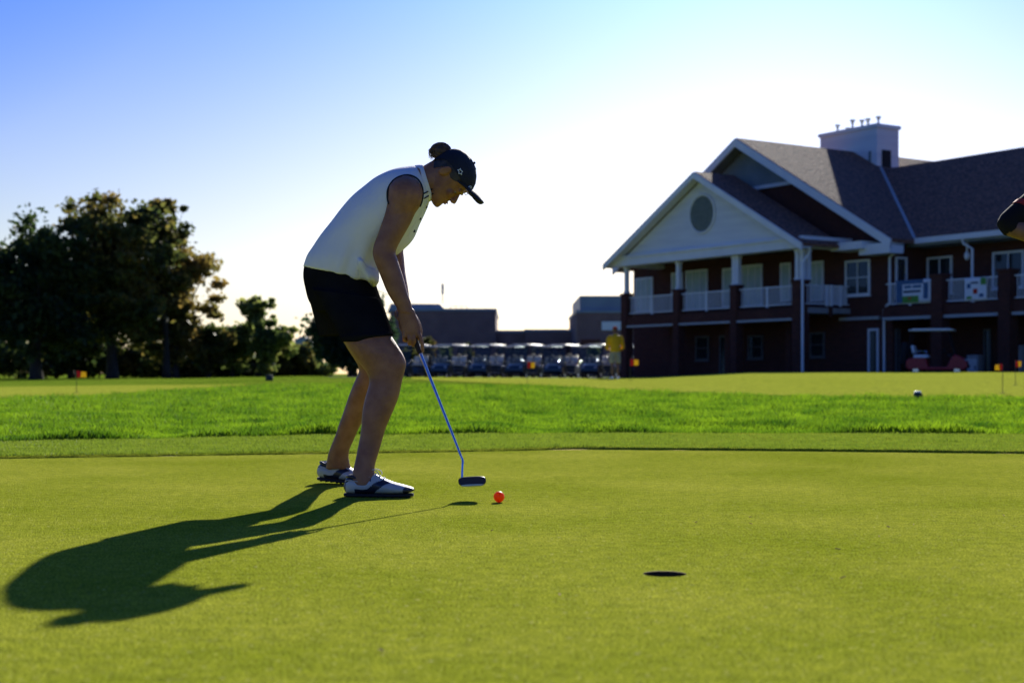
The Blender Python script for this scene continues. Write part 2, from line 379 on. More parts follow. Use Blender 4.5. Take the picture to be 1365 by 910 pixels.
w.node_tree.links.new(mr.outputs[0], mm.inputs[0]); w.node_tree.links.new(me_.outputs[0], mm.inputs[1]); w.node_tree.links.new(mm.outputs[0], tn.inputs[0])
tn.inputs[6].default_value = (.25, .53, 1.45, 1); tn.inputs[7].default_value = (.90, .94, 1.1, 1); w.node_tree.links.new(tn.outputs[2], wb.inputs[7])
w.node_tree.links.new(sk.outputs[0], wb.inputs[6]); w.node_tree.links.new(wb.outputs[2], bg.inputs[0]); bg.inputs[1].default_value = .05
scn.view_settings.view_transform = 'Standard'; scn.view_settings.look = 'None'; scn.view_settings.gamma = 1; scn.view_settings.exposure = 0.85

# ------------------------------------------------------------------ terrain
def interp(x, xs, ys): return float(np.interp(x, xs, ys))
def sstep(a, b, t): t = min(1, max(0, (t-a)/(b-a))); return t*t*(3-2*t)
AX = [-400, 0, 250, 400, 560, 820, 900, 1000, 1365, 1800]; AZ = [.18, .18, .24, .36, .34, .30, .40, .54, .56, .56]
def terr(x, Y):
    if Y < 9: return 0.
    p = 682.5+F*x/Y
    a = interp(p, AX, AZ)
    z = a*(.55*sstep(12, 40, Y)+.45*sstep(20, 50, Y))
    k = sstep(850, 1000, p)
    z -= (z-.2)*k*sstep(51, 56, Y)
    k2 = sstep(430, 560, p)*(1-k)
    z -= (z-.2)*k2*sstep(62, 76, Y)
    z += .018*noise.noise(Vector((x*.35, Y*.22, 3.3)))*sstep(13, 20, Y)
    return z
YCX = [-12, -6, -3.02, -1.32, -.3, .39, 1.6, 3.19, 7, 14]; YCY = [4.5, 7.3, 8.39, 8.86, 9.12, 9.42, 9.25, 8.90, 7.6, 4.5]
YRX = [-14, -7, -3.6, -1.66, .48, 4.1, 8, 16]; YRY = [5.5, 8.9, 10.08, 11.12, 11.65, 11.4, 10.3, 6.5]
def yc(x): return interp(x, YCX, YCY)+.035*noise.noise(Vector((x*1.6, 0, 1)))+.02*noise.noise(Vector((x*6, 0, 4)))
def yr(x): return interp(x, YRX, YRY)+.10*noise.noise(Vector((x*.9, 0, 7)))+.05*noise.noise(Vector((x*4, 0, 9)))
def solveY(px, py):
    r = (px-682.5)/F; Y = 11.
    while Y < 95:
        if CH-terr(r*Y, Y) < (py-HY)*Y/F: return Y
        Y += .1
    return Y

# near green with a real hole
CUPX, CUPY = .382, 3.56
g = G(); xs = [-30]+list(np.arange(-14, 14.01, .2)); xs = sorted(set([round(float(x), 3) for x in xs if abs(x-CUPX) > .16]+[CUPX-.15, CUPX+.15, 30.]))
P = []
rows = [-20., 0., CUPY-.15, CUPY+.15]
for x in xs:
    for r in rows+[None]:
        P.append((x, yc(max(-12, min(12, x))) if r is None else min(r, yc(x)-.05 if abs(x) < 14 else 3.9), 0))
nv = len(rows)+1; fs = []
for i in range(len(xs)-1):
    for k in range(nv-1):
        if abs(xs[i]-(CUPX-.15)) < 1e-6 and k == 2: continue
        fs.append((i*nv+k, (i+1)*nv+k, (i+1)*nv+k+1, i*nv+k+1))
g.add(P, fs)
N = 64; Pc = []
for k in range(N):
    t = 2*math.pi*k/N; c, s_ = math.cos(t), math.sin(t); q = .15/max(abs(c), abs(s_))
    Pc.append((CUPX+c*.054, CUPY+s_*.054, 0)); Pc.append((CUPX+c*q, CUPY+s_*q, 0))
g.add(Pc, [(2*k, 2*k+1, 2*((k+1) % N)+1, 2*((k+1) % N)) for k in range(N)])
green = part('putting_green', g, M['green'], recalc=True); tag(green, 'smooth mown putting green in the foreground', 'green', kind='structure')
for p in green.data.polygons:
    pass
hole = thing('golf_hole', 'dark open golf hole cut in the putting green', 'golf hole', (CUPX, CUPY, 0))
g = G(); g.tube([(CUPX, CUPY, -.001), (CUPX, CUPY, -.03)], [.0545, .0545], 64, cap=False); part('soil_rim', g, M['soil'], hole, True, smooth=True)
g = G(); g.tube([(CUPX, CUPY, -.03), (CUPX, CUPY, -.13)], [.0535, .052], 48, cap=False); g.cyl((CUPX, CUPY, -.13), .053, .004, n=48); part('cup_liner', g, M['cup'], hole, True, smooth='auto')

# fringe: a slightly higher cut, its edge a small step
g = G(); xs = np.concatenate([np.arange(-14, -5, .2), np.arange(-5, 5.5, .03), np.arange(5.5, 14.1, .2)]); P = []
for x in xs:
    a, b = yc(max(-12, min(12, x))), yr(x)
    h = .007+.011*sstep(.0, .8, x)+.005*noise.noise(Vector((x*5, 2, 2)))+.004*noise.noise(Vector((x*17, 2, 6)))
    for t in (0, 0.004, .02, .3, .6, 1.02): P.append((x, a+(b-a)*t+(0 if t else -.003), h*(0 if t == 0 else min(1, .75+t*4)) if t < .02 else h))
g.grid(P, len(xs), 6); part('fringe', g, M['fringe'], recalc=False)
tag(bpy.data.objects['fringe'], 'collar of slightly longer grass round the green', 'fringe', kind='structure')

# ground beyond: one sheet to the horizon, in fan coordinates
g = G(); rs = list(np.linspace(-.95, .95, 190)); P = []; ring = list(np.geomspace(1, 300, 110))
def gp(r, q):
    x0 = r*12.5; y0 = yr(max(-14, min(14, x0)))
    Y = y0*q+max(0, q-1)*.0
    x = x0*(1+(Y-y0)/12.5) if True else 0
    return x, Y
for r in rs:
    for q in ring:
        x, Y = gp(r, q); P.append((x, Y, terr(x, Y)+(.01 if q < 1.0001 else 0)))
g.grid(P, len(rs), len(ring)); gr = part('ground', g, M['rough'], recalc=False, smooth=True); tag(gr, 'rough grass ground stretching to the trees and clubhouse', 'ground', kind='structure')
g = G()   # ground either side of and behind the camera
for sx in (-1, 1):
    g.add([(sx*10, -60, -.03), (sx*400, -60, -.03), (sx*400, 6, -.03), (sx*14, 6, -.03), (sx*10, 0, -.03)], [(0, 1, 2, 3, 4)])
g.add([(-10, -60, -.03), (10, -60, -.03), (10, -20, -.03), (-10, -20, -.03)], [(0, 1, 2, 3)])
o = part('side_ground', g, M['rough'], recalc=False); tag(o, 'rough grass beside and behind the green', 'ground', kind='structure')

def far_sheet(name, near, far, mat_, lift, label, pxs):
    g = G(); P = []; nq = 40
    for p in pxs:
        r = (p-682.5)/F
        yn = near(p); yf = far(p)
        for k in range(nq):
            Y = yn+(yf-yn)*k/(nq-1); P.append((r*Y, Y, terr(r*Y, Y)+lift))
    g.grid(P, len(pxs), nq); o = part(name, g, mat_, recalc=False, smooth=True); tag(o, label, 'green', kind='structure'); return o
NGX = [545, 600, 700, 850, 1000, 1100, 1365, 1600]; NGY = [505.5, 508.5, 513, 521, 527, 529, 530.5, 531]
near_cache = {}
def ng(p):
    k = round(p)
    if k not in near_cache: near_cache[k] = solveY(p, interp(p, NGX, NGY))
    return near_cache[k]
far_sheet('far_green', ng, lambda p: max(ng(p)+.5, 52 if p > 900 else 52+(900-p)*.09), M['fargreen'], .012, 'pale second green in front of the clubhouse', list(np.arange(548, 1600, 8)))
def lg_n(p): return solveY(p, interp(p, [-300, 0, 140, 335], [533, 531, 526.5, 513.2]))
def lg_f(p): return max(lg_n(p)+.05, solveY(p, interp(p, [-300, 0, 200, 335], [516, 516, 513.5, 512.6])))
far_sheet('left_green', lg_n, lg_f, M['fargreen'], .012, 'pale strip of green in front of the oak trees', list(np.arange(-200, 333, 6)))
# asphalt yard behind the crest where the carts stand
g = G(); P = []
for x in np.linspace(-8, 30, 40):
    for Y in np.linspace(60, 110, 30): P.append((x, Y, max(terr(x, Y), .19)+.012 if Y < 78 else terr(x, Y)+.012))
g.grid(P, 40, 30); o = part('cart_yard', g, M['asphalt'], recalc=False, smooth=True); tag(o, 'asphalt yard behind the green', 'yard', kind='structure')

# grass blades
def blades(name, n, y0f, y1, hmin, hmax, wid, mat_, label, reject=None, lean=.5, rmax=.47, pw=1.0, zoff=0.):
    r = rng.uniform(-rmax, rmax, n); u = rng.random(n)
    X = np.empty(n); Y = np.empty(n); Z = np.empty(n); keep = np.ones(n, bool)
    for i in range(n):
        # start distance along this ray
        ys = y0f(r[i]); yy = 1/((1-u[i])/ys+u[i]/y1) if callable(y1) is False else ys+(y1(r[i])-ys)*u[i]
        x = r[i]*yy; X[i] = x; Y[i] = yy
        if reject and reject(x, yy): keep[i] = False; continue
        Z[i] = terr(x, yy)+zoff
    X, Y, Z = X[keep], Y[keep], Z[keep]; n = len(X)
    cl = np.array([noise.noise(Vector((a*1.7, b*.9, 5))) for a, b in zip(X, Y)])
    h = (hmin+(hmax-hmin)*rng.random(n))*(1+.9*cl); w_ = wid*(.6+.8*rng.random(n))*(1+.03*Y)
    a = rng.uniform(0, 2*np.pi, n); la = rng.uniform(0, 2*np.pi, n); le = h*lean*rng.random(n)
    dx, dy = np.cos(a)*w_/2, np.sin(a)*w_/2
    lx, ly = np.cos(la)*le, np.sin(la)*le
    V = np.empty((n, 4, 3))
    V[:, 0] = np.stack([X-dx, Y-dy, Z], 1); V[:, 1] = np.stack([X+dx, Y+dy, Z], 1)
    V[:, 2] = np.stack([X+dx*.7+lx*.45, Y+dy*.7+ly*.45, Z+h*.62], 1); V[:, 3] = np.stack([X+lx, Y+ly, Z+h*(1-.2*lean)], 1)
    me = bpy.data.meshes.new(name); me.vertices.add(n*4); me.vertices.foreach_set('co', V.ravel())
    me.loops.add(n*4); me.polygons.add(n)
    idx = (np.arange(n)[:, None]*4+np.array([0, 1, 2, 3])[None]).ravel()
    me.loops.foreach_set('vertex_index', idx.astype(np.int32)); me.polygons.foreach_set('loop_start', (np.arange(n)*4).astype(np.int32))
    me.update(calc_edges=True); me.validate()
    o = link(name, me, mat_); tag(o, label, 'grass', kind='stuff'); return o
_yr = {}
def yr_ray(r):
    k = round(r*400)
    if k not in _yr:
        Y = 6.
        while Y < yr(r*Y): Y += .02
        _yr[k] = Y
    return _yr[k]
_yc = {}
def yc_ray(r):
    k = round(r*600)
    if k not in _yc:
        Y = 5.
        while Y < yc(r*Y): Y += .01
        _yc[k] = Y
    return _yc[k]
def in_far(x, Y):
    p = 682.5+F*x/Y
    if p > 545 and Y > ng(p): return True
    if -200 < p < 333:
        return interp(p, [-200, 333], [1, 1]) and lgc(p)[0] < Y < lgc(p)[1]
    return False
_lg = {}
def lgc(p):
    k = round(p/6)
    if k not in _lg: _lg[k] = (lg_n(k*6), lg_f(k*6))
    return _lg[k]
blades('rough_grass', 330000, yr_ray, 34., .035, .085, .006, M['blade'], 'bright green longer grass in a band beyond the green', reject=in_far)
blades('rough_edge_grass', 45000, yr_ray, lambda r: yr_ray(r)+1.4, .045, .10, .0055, M['blade'], 'dense front edge of the longer grass band')
blades('fringe_grass', 170000, lambda r: yc_ray(r)+.01, lambda r: yr_ray(r)+.05, .010, .020, .004, M['blade2'], 'short grass of the collar round the green', zoff=.014)

exec_parts = []
# ------------------------------------------------------------------ people
HT = [(-.116, .074, .040, .012), (-.110, .090, .010, .026), (-.100, .0945, -.020, .037), (-.085, .0935, -.050, .047), (-.070, .0885, -.068, .054), (-.055, .0915, -.078, .058), (-.040, .090, -.086, .062),
      (-.020, .0865, -.093, .067), (.0, .0835, -.098, .071), (.020, .0885, -.101, .0745), (.045, .091, -.100, .0755), (.068, .082, -.094, .070), (.088, .064, -.080, .058), (.103, .040, -.058, .039), (.112, .012, -.030, .014)]
HTa = np.array(HT)
def head_at(u):
    return [float(np.interp(u, HTa[:, 0], HTa[:, k])) for k in (1, 2, 3)]
class Head:
    def __init__(s, c, U, Fw, k=1.):
        s.c = Vector(c); s.U = Vector(U).normalized(); s.F = (Vector(Fw)-s.U*Vector(Fw).dot(s.U)).normalized(); s.S = s.F.cross(s.U).normalized(); s.k = k
        s.rot = Matrix((s.F, s.S, s.U)).transposed()
    def p(s, f, sd, u): return s.c+(s.F*f+s.S*sd+s.U*u)*s.k
    def solid(s, g, infl=1.):
        g.loft([(s.p((f+b)/2, 0, u), s.F*(f-b)/2*s.k*infl, s.S*w_*s.k*infl) for u, f, b, w_ in HT], 28, 2, power=2.25)
        # nose, lips, brow, cheeks, ears, chin
        g.loft([(s.p(.083, 0, .008), s.F*.006*s.k, s.S*.007*s.k), (s.p(.093, 0, -.008), s.F*.009*s.k, s.S*.009*s.k), (s.p(.1005, 0, -.022), s.F*.012*s.k, s.S*.0125*s.k),
                (s.p(.1025, 0, -.032), s.F*.0125*s.k, s.S*.016*s.k), (s.p(.096, 0, -.039), s.F*.009*s.k, s.S*.014*s.k)], 14, 3)
        for sd in (-1, 1):
            g.ball(s.p(.098, sd*.0125, -.035), tuple(x*s.k for x in (.010, .007, .0075)), 10, 8, rot=s.rot)
            g.ball(s.p(.079, sd*.031, .017), tuple(x*s.k for x in (.012, .021, .007)), 12, 8, rot=s.rot)
            g.ball(s.p(.066, sd*.040, -.026), tuple(x*s.k for x in (.020, .018, .017)), 12, 8, rot=s.rot)
            R_ = s.rot @ Matrix.Rotation(R(-12*sd), 3, 'Z') @ Matrix.Rotation(R(12), 3, 'Y')
            c = s.p(-.016, sd*.0745, -.010)
            g.loft([(c+R_ @ Vector((0, -sd*.012, 0))*s.k, R_ @ Vector((.012, 0, 0))*s.k, R_ @ Vector((0, 0, .020))*s.k), (c+R_ @ Vector((-.004, sd*.003, .002))*s.k, R_ @ Vector((.016, 0, 0))*s.k, R_ @ Vector((0, 0, .029))*s.k),
                    (c+R_ @ Vector((-.007, sd*.010, .003))*s.k, R_ @ Vector((.017, 0, 0))*s.k, R_ @ Vector((0, 0, .031))*s.k), (c+R_ @ Vector((-.008, sd*.0125, .003))*s.k, R_ @ Vector((.013, 0, 0))*s.k, R_ @ Vector((0, 0, .027))*s.k)], 16, 2)
        for sd in (-1, 1): g.ball(s.p(.0700, sd*.031, .0035), tuple(x*s.k for x in (.0135, .0150, .0105)), 12, 8, rot=s.rot)
        g.ball(s.p(.0905, 0, -.058), tuple(x*s.k for x in (.0085, .021, .0052)), 12, 8, rot=s.rot)
        g.ball(s.p(.089, 0, -.068), tuple(x*s.k for x in (.0085, .018, .0055)), 12, 8, rot=s.rot)
        g.ball(s.p(.083, 0, -.100), tuple(x*s.k for x in (.014, .018, .013)), 12, 8, rot=s.rot)
    def eyes(s, parent):
        for sd in (-1, 1):
            g = G(); g.ball(s.p(.0700, sd*.031, -.0015), .0110*s.k, 14, 10); e = part('eye', g, M['eye'], parent, True, smooth=True)
            g = G(); g.ball(s.p(.0778, sd*.031, -.0045), (.0038*s.k, .0050*s.k, .0040*s.k), 10, 8, rot=s.rot); part('iris', g, M['iris'], e, True, smooth=True)
        g = G(); g.ball(s.p(.0955, 0, -.0575), tuple(x*s.k for x in (.0055, .019, .0040)), 12, 8, rot=s.rot); g.ball(s.p(.0935, 0, -.0675), tuple(x*s.k for x in (.0058, .0165, .0045)), 12, 8, rot=s.rot)
        part('lips', g, M['lip'], parent, True, smooth=True)
    def shell(s, g, edge, top=.1125, infl=1.06, nu=14, nt=40, off=.004, t0=0, t1=2*math.pi, close=True):
        """cap or hair shell: from edge(angle) up to the crown; angle 0 = front"""
        P = []
        for i in range(nu):
            t = i/(nu-1)
            for k in range(nt):
                a = t0+(t1-t0)*k/(nt if close else nt-1); u0 = edge(a); u = u0+(top-u0)*(1-(1-t)**1.6)
                f, b, w_ = head_at(u); e = 2/2.25
                x = math.copysign(abs(math.cos(a))**e, math.cos(a)); y = math.copysign(abs(math.sin(a))**e, math.sin(a))
                P.append(s.p((f+b)/2+x*((f-b)/2*infl+off), y*(w_*infl+off), u+off*1.6*t))
        g.grid(P, nu, nt, close)
        if close:
            n = len(g.v); g.add([s.p(-.01, 0, top+off*2)], []); base = n-nt
            for k in range(nt): g.f.append((base+k, base+(k+1) % nt, n)); g.mi.append(0)

def solidify(o, t, off=1.):
    m = o.modifiers.new('s', 'SOLIDIFY'); m.thickness = t; m.offset = off; return o

def finger(g, pts, r0, r1, n=10):
    m = len(pts); rr = [r0+(r1-r0)*i/(m-1) for i in range(m)]
    g.tube(pts, rr, n, sub=4); g.ball(pts[-1], rr[-1]*1.0, 10, 8); g.ball(pts[0], rr[0], 10, 8)

# ---- the golfer
gx = W(465, 662, 5.95); golfer = thing('person', 'woman bending over her putt in white sleeveless top, black shorts and dark cap', 'person', (gx.x, 6.02, 0))
GY = 6.04
TORSO = [(406.0, 355.5, 500, 379.5, GY+.04, .172), (411, 341, 501, 372, GY+.03, .168), (418.8, 329, 504, 362.0, GY+.02, .160), (430, 311.5, 510, 354, GY+.015, .154), (443.2, 294.5, 521, 344.0, GY+.01, .152), (457, 277, 533, 336, GY+.005, .156),
         (470.8, 261.5, 544.5, 324.5, GY, .164), (486, 248.5, 554, 312, GY-.005, .170), (501, 237, 562, 296.0, GY-.01, .172), (518, 229, 567.5, 283, GY-.015, .168), (535, 223.5, 571.5, 272.5, GY-.02, .148), (548, 221.2, 573, 266.5, GY-.02, .115), (556, 221, 573.5, 263.5, GY-.02, .088)]
NECK = [(550, 228, 572, 262, GY-.02, .075), (560, 223.5, 575.5, 260, GY-.02, .058), (568, 219, 582, 261, GY-.02, .054), (577, 214, 590, 262, GY-.02, .052), (588, 212, 599, 255, GY-.02, .05)]
ARM_N = [(531, 235.5, 549, 235.2, 5.905, .030), (524, 241, 557, 241, 5.890, .047), (518.5, 249, 562.5, 250.5, 5.878, .058), (517.3, 260, 563.8, 261.5, 5.876, .061), (515.5, 273, 561, 273.5, 5.880, .059), (511.9, 288.5, 554, 283.5, 5.882, .052), (507.5, 301, 547.5, 297.5, 5.878, .049), (503, 313.5, 539, 312.5, 5.873, .046),
         (498.8, 325, 531, 326.5, 5.87, .043), (496.6, 335.5, 527.5, 337, 5.868, .042), (498.3, 346, 530.5, 347.5, 5.867, .043), (504.5, 361.5, 536.2, 365, 5.866, .041), (510, 375, 540, 378, 5.865, .038), (515, 387.5, 543.5, 391, 5.863, .034), (521.5, 399, 547.5, 401.5, 5.862, .029), (527.8, 408.5, 549.5, 410, 5.862, .025), (531, 416, 552, 417, 5.862, .024)]
ARM_F = [(530, 250, 556, 250, 6.18, .05), (523, 262, 562, 266, 6.19, .052), (518, 285, 556, 287, 6.18, .048), (512, 308, 545, 309, 6.16, .044), (508, 327, 538, 329, 6.13, .042), (509, 342, 538.8, 344, 6.11, .041), (513, 358, 540.5, 362, 6.08, .038), (519, 378, 544, 382, 6.03, .034), (524, 398, 546.5, 402, 5.98, .028), (528, 409, 547, 411, 5.955, .024), (531, 418, 549, 420, 5.94, .024)]
LEG_N = [(432, 398, 500, 400, 5.97, .068), (449, 428, 510, 428, 5.925, .070), (456.5, 450, 521, 446.2, 5.885, .078), (466.5, 467.5, 532.3, 463.8, 5.868, .074), (474.5, 478, 538.2, 474, 5.86, .067), (481.5, 487, 541.3, 483.5, 5.856, .062), (488, 495.5, 540, 492.5, 5.853, .058), (491.8, 504, 537.2, 503, 5.85, .055), (491.5, 514, 534.8, 514, 5.847, .055),
         (488, 526, 532, 527, 5.842, .057), (484.4, 540, 527.3, 540, 5.838, .057), (482.6, 553, 521.8, 553, 5.832, .054), (481.7, 568, 515.3, 568, 5.826, .048), (480, 581, 511, 581, 5.82, .042), (477.5, 594, 507.5, 594, 5.812, .037), (474.6, 609, 502.8, 609, 5.80, .033), (471.5, 622, 499.5, 622, 5.792, .032), (469.5, 633, 500, 633, 5.787, .033), (468, 646, 506, 646, 5.785, .034)]
LEG_F = [(432, 398, 495, 400, 6.15, .068), (446, 426, 500, 428, 6.21, .068), (454.5, 449, 508, 448, 6.27, .072), (461, 461, 516, 461, 6.29, .070), (467.5, 471.5, 519.5, 470.5, 6.31, .064), (475, 483, 521.5, 481.5, 6.33, .058), (478.6, 493, 520.5, 492.5, 6.34, .055), (475.5, 502.5, 515.5, 502.5, 6.35, .055), (470.5, 513.5, 509.5, 513.5, 6.36, .057),
         (465.2, 527, 502, 527, 6.375, .057), (460.5, 541, 495, 541, 6.39, .054), (456, 554, 488, 554, 6.4, .05), (451.3, 567, 480.5, 567, 6.41, .045), (447.8, 578, 475, 578, 6.42, .04), (443, 590, 469.8, 590, 6.43, .036), (438.6, 601, 465.3, 601, 6.44, .034), (436, 612, 465, 612, 6.45, .034), (434, 624, 468, 624, 6.46, .034)]
g = G()
g.px([(a, b, c, d, y, w_*.93) for a, b, c, d, y, w_ in [(t[0]+4, t[1]+1, t[2]-5, t[3]-1, t[4], t[5]) for t in TORSO]], 30, 2)
g.px([(422, 400, 498, 402, GY+.02, .13), (417, 375, 498, 389, GY+.03, .145), (415, 354, 495, 375, GY+.04, .147), (424, 330, 496, 358, GY+.03, .135)], 30, 3)
g.px(NECK, 20, 3); g.px(ARM_N, 22, 2); g.px(ARM_F, 22, 2); g.px(LEG_N, 26, 2); g.px(LEG_F, 26, 2)
HC = W(599.3, 236.5, GY-.02)
HD = Head(HC, (.90, -.02, .43), (.43, -.05, -.90), .97)
HD.solid(g)
# feet (inside the shoes)
def footline(heel, toe, z0, g, s=1.):
    heel, toe = Vector(heel), Vector(toe); d = (toe-heel); n = Vector((-d.y, d.x, 0)).normalized()
    rr = [(.08, .026, .030), (.2, .029, .034), (.4, .03, .030), (.65, .038, .02), (.85, .034, .014), (.93, .02, .01)]
    g.loft([(heel+d*t+Vector((0, 0, z0+.018+h)), n*w_, Vector((0, 0, h))) for t, w_, h in rr], 16, 3)
NH, NT = Vector((-.672, 5.80, 0)), Vector((-.398, 5.765, 0))
FH, FT = Vector((-.862, 6.515, 0)), Vector((-.635, 6.385, 0))
footline(NH, NT, .0, g); footline(FH, FT, .0, g)
# --- near hand: palm, knuckles, five separate fingers on the grip
def P3(px, py, Y): return W(px, py, Y)
g.loft([(P3(541, 413, 5.862), Vector((.034, 0, .003)), Vector((0, .021, 0))), (P3(543, 422, 5.862), Vector((.037, 0, .004)), Vector((0, .019, 0))), (P3(546.5, 433, 5.862), Vector((.041, 0, .004)), Vector((0, .017, 0))), (P3(548.5, 443, 5.862), Vector((.041, 0, .002)), Vector((0, .0155, 0))), (P3(549.5, 449, 5.864), Vector((.036, 0, .0)), Vector((0, .012, 0)))], 22, 3)
finger(g, [P3(556.5, 441, 5.858), P3(560.5, 450, 5.853), P3(562.8, 459.5, 5.853), P3(563.6, 467.5, 5.858)], .0092, .0070)          # index, straight down the shaft
finger(g, [P3(551, 445, 5.858), P3(552.5, 454, 5.853), P3(550.5, 460, 5.870), P3(554.5, 459, 5.890)], .0088, .0070)     # middle, curling round
finger(g, [P3(544.6, 444, 5.858), P3(545.4, 453.5, 5.853), P3(545.5, 458.5, 5.872), P3(550, 455.5, 5.890)], .0086, .0068)     # ring
finger(g, [P3(538.2, 440, 5.860), P3(538.4, 449, 5.856), P3(539.6, 453, 5.872), P3(544, 450, 5.888)], .0078, .0062)           # little
finger(g, [P3(551.5, 421, 5.872), P3(557.5, 431, 5.884), P3(560.2, 441, 5.888), P3(559.8, 449, 5.886)], .0115, .0090)       # thumb, leaves the side of the palm
# --- far hand: behind the grip, a little higher, fingers round it
g.loft([(P3(540, 414, 5.945), Vector((.028, 0, .002)), Vector((0, .02, 0))), (P3(541, 424, 5.935), Vector((.033, 0, .003)), Vector((0, .018, 0))), (P3(543.5, 434, 5.925), Vector((.037, 0, .003)), Vector((0, .016, 0))), (P3(545.5, 442, 5.922), Vector((.034, 0, 0)), Vector((0, .012, 0)))], 20, 3)
finger(g, [P3(531.5, 413, 5.935), P3(528.3, 417, 5.905), P3(528.6, 421, 5.885), P3(531.5, 425, 5.872)], .0095, .0075)
finger(g, [P3(551, 438, 5.922), P3(556, 446, 5.915), P3(556.5, 452, 5.900), P3(553, 454, 5.893)], .0095, .0075)
finger(g, [P3(546, 441, 5.922), P3(549.5, 450, 5.918), P3(549, 457, 5.900), P3(546, 458, 5.890)], .0095, .0075)
finger(g, [P3(540, 440, 5.922), P3(542, 449, 5.918), P3(541.5, 454, 5.900), P3(538, 453, 5.893)], .009, .007)
finger(g, [P3(549, 426, 5.925), P3(554, 434, 5.905), P3(555.5, 440, 5.898), P3(556, 446, 5.896)], .0105, .0085)
skin_o = fuse('body', g, .0036, 2, M['skin'], golfer, True)
HD.eyes(golfer)

# shirt
def folds(me):
    n = len(me.vertices); co_ = np.empty(n*3); no = np.empty(n*3); me.vertices.foreach_get('co', co_); me.vertices.foreach_get('normal', no)
    co_ = co_.reshape(-1, 3); no = no.reshape(-1, 3)
    hem = W(452, 366, GY); nk = W(560, 240, GY); ax = np.array((nk-hem).normalized()); t = (co_-np.array(hem)) @ ax; L = (nk-hem).length
    fr = (co_-np.array(hem)) @ np.array(Vector((ax[2], 0, -ax[0]))); y = co_[:, 1]-GY
    d = np.zeros(n)
    for i in range(n):
        v = Vector(co_[i]); q = t[i]/L
        a = noise.noise(Vector((t[i]*4+fr[i]*9, y[i]*5, 1.)))
        b = math.sin((t[i]*1.0+fr[i]*1.6)*46+3*noise.noise(v*5)+y[i]*9)
        fall = max(0, min(1, (fr[i]+.05)/.12))*max(0, 1-abs(q-.16)/.30)
        e = math.sin((fr[i]*1.0-t[i]*.35)*38+4*noise.noise(v*4))*max(0, 1-abs(q-.55)/.5)*.35
        d[i] = .009*a+.0095*b*fall+.013*e
    hemf = np.clip(t/L/.03, 0, 1)
    co_ += no*d[:, None]
    me.vertices.foreach_set('co', co_.ravel()); me.update()
g = G(); g.px(TORSO, 40, 4, infl=1.012)
# shoulder yoke reaching over the near and far shoulders
g.px([(537, 227, 563, 262, 6.125, .045), (529, 232, 566, 264, 6.155, .04), (525.5, 239, 565, 263, 6.175, .02)], 26, 4)
# loose flap at the belly by the hem
g.px([(470, 340, 503, 362, GY-.02, .12), (478, 362, 506, 372, GY-.01, .13), (480, 372, 505.5, 377, GY, .13), (484, 376, 499, 381.5, GY+.01, .125)], 26, 3)
shirt = fuse('sleeveless_top', g, .0055, 3, M['shirt'], golfer, True, post=folds)
from mathutils.bvhtree import BVHTree
def bvh_of(obs):
    vs, fs = [], []
    for o in obs:
        root = o
        while root.parent is not None: root = root.parent
        mw = Matrix.LocRotScale(root.location, root.rotation_euler, None) if root is not o else Matrix.Translation(o.location)
        b = len(vs); vs += [mw @ v.co for v in o.data.vertices]; fs += [[b+i for i in p.vertices] for p in o.data.polygons]
    return BVHTree.FromPolygons(vs, fs)
BV = bvh_of([skin_o, shirt])
def onto(px, py, off=.002, fall=5.9, bv=None):
    c = Vector((0, 0, CH)); d = (W(px, py, 6.)-c).normalized(); h = (bv or BV).ray_cast(c, d)[0]
    return (h if h else W(px, py, fall))-d*off
# armhole piping, both sides
arm = [(518.2, 272), (516.6, 264), (516.9, 254), (520.5, 245.5), (527, 238.5), (537, 234.2), (547, 234), (556, 238.5), (561.5, 246.5), (563.6, 256), (562.8, 266), (559.8, 275)]
arm_s = catmull(arm, 5)
g = G(); g.tube([onto(x, y, .001) for x, y in arm_s], .0046, 8); part('armhole_piping', g, M['piping'], shirt, True, smooth=True)
g = G(); g.tube([P3(x, y, 6.20-.04*((x-541)/24)**2) for x, y in arm], .0042, 8, sub=4); part('armhole_piping', g, M['piping'], shirt, True, smooth=True)
# collar band with two black stripes
colr = [(553.5, 221.5, 572, 268, GY-.02, .083), (559, 220.6, 575.2, 266, GY-.02, .072), (564.0, 220.8, 576, 261.5, GY-.02, .066)]
g = G(); g.px(colr, 40, 4, cap=False); c_ = part('collar', g, M['shirt'], shirt, True, smooth=True, recalc=False); solidify(c_, .003)
def ringpts(a, b, Y, w_, t0, t1, n=14, infl=1.03):
    A, B = W(*a, Y), W(*b, Y); c = (A+B)/2; u = (B-A)/2*infl; v = Vector((0, -w_*infl, 0))
    return [c+u*math.cos(t0+(t1-t0)*i/(n-1))+v*math.sin(t0+(t1-t0)*i/(n-1)) for i in range(n)]
for sh in (0, 1):
    g = G(); pa = [P3(575.6+1.2*sh, 257.5-(5.8*(1-sh))+.2, 5.972), P3(570.5, 257.6-4.4*(1-sh)+2.8, 5.9535), P3(564.6, 262.5-5.2*(1-sh)+2.4, 5.948)]
    g.tube([onto(576.2+1.0*sh, 252.0+6.2*sh, .004, 5.97), onto(573, 254.0+6.3*sh, .004, 5.96), onto(569.5, 255.8+6.4*sh, .004, 5.955), onto(565.5, 258+6.5*sh, .004, 5.95)], .0028, 8, sub=3); part('collar_stripe', g, M['piping'], shirt, True, smooth=True)
for bx, by in ((568.3, 275.8), (560, 291.5), (552, 308)):
    g = G(); g.cyl(onto(bx, by, .001, 5.95), .006, .006, 'y', 14); part('button', g, M['button'], shirt, True, smooth='auto')
g = G(); g.tube([onto(x, y, .0003) for x, y in catmull([(569, 268), (559.5, 286), (550, 303), (543, 316)], 6)], .0013, 6); part('placket_seam', g, M['shirt'], shirt, True, smooth=True)

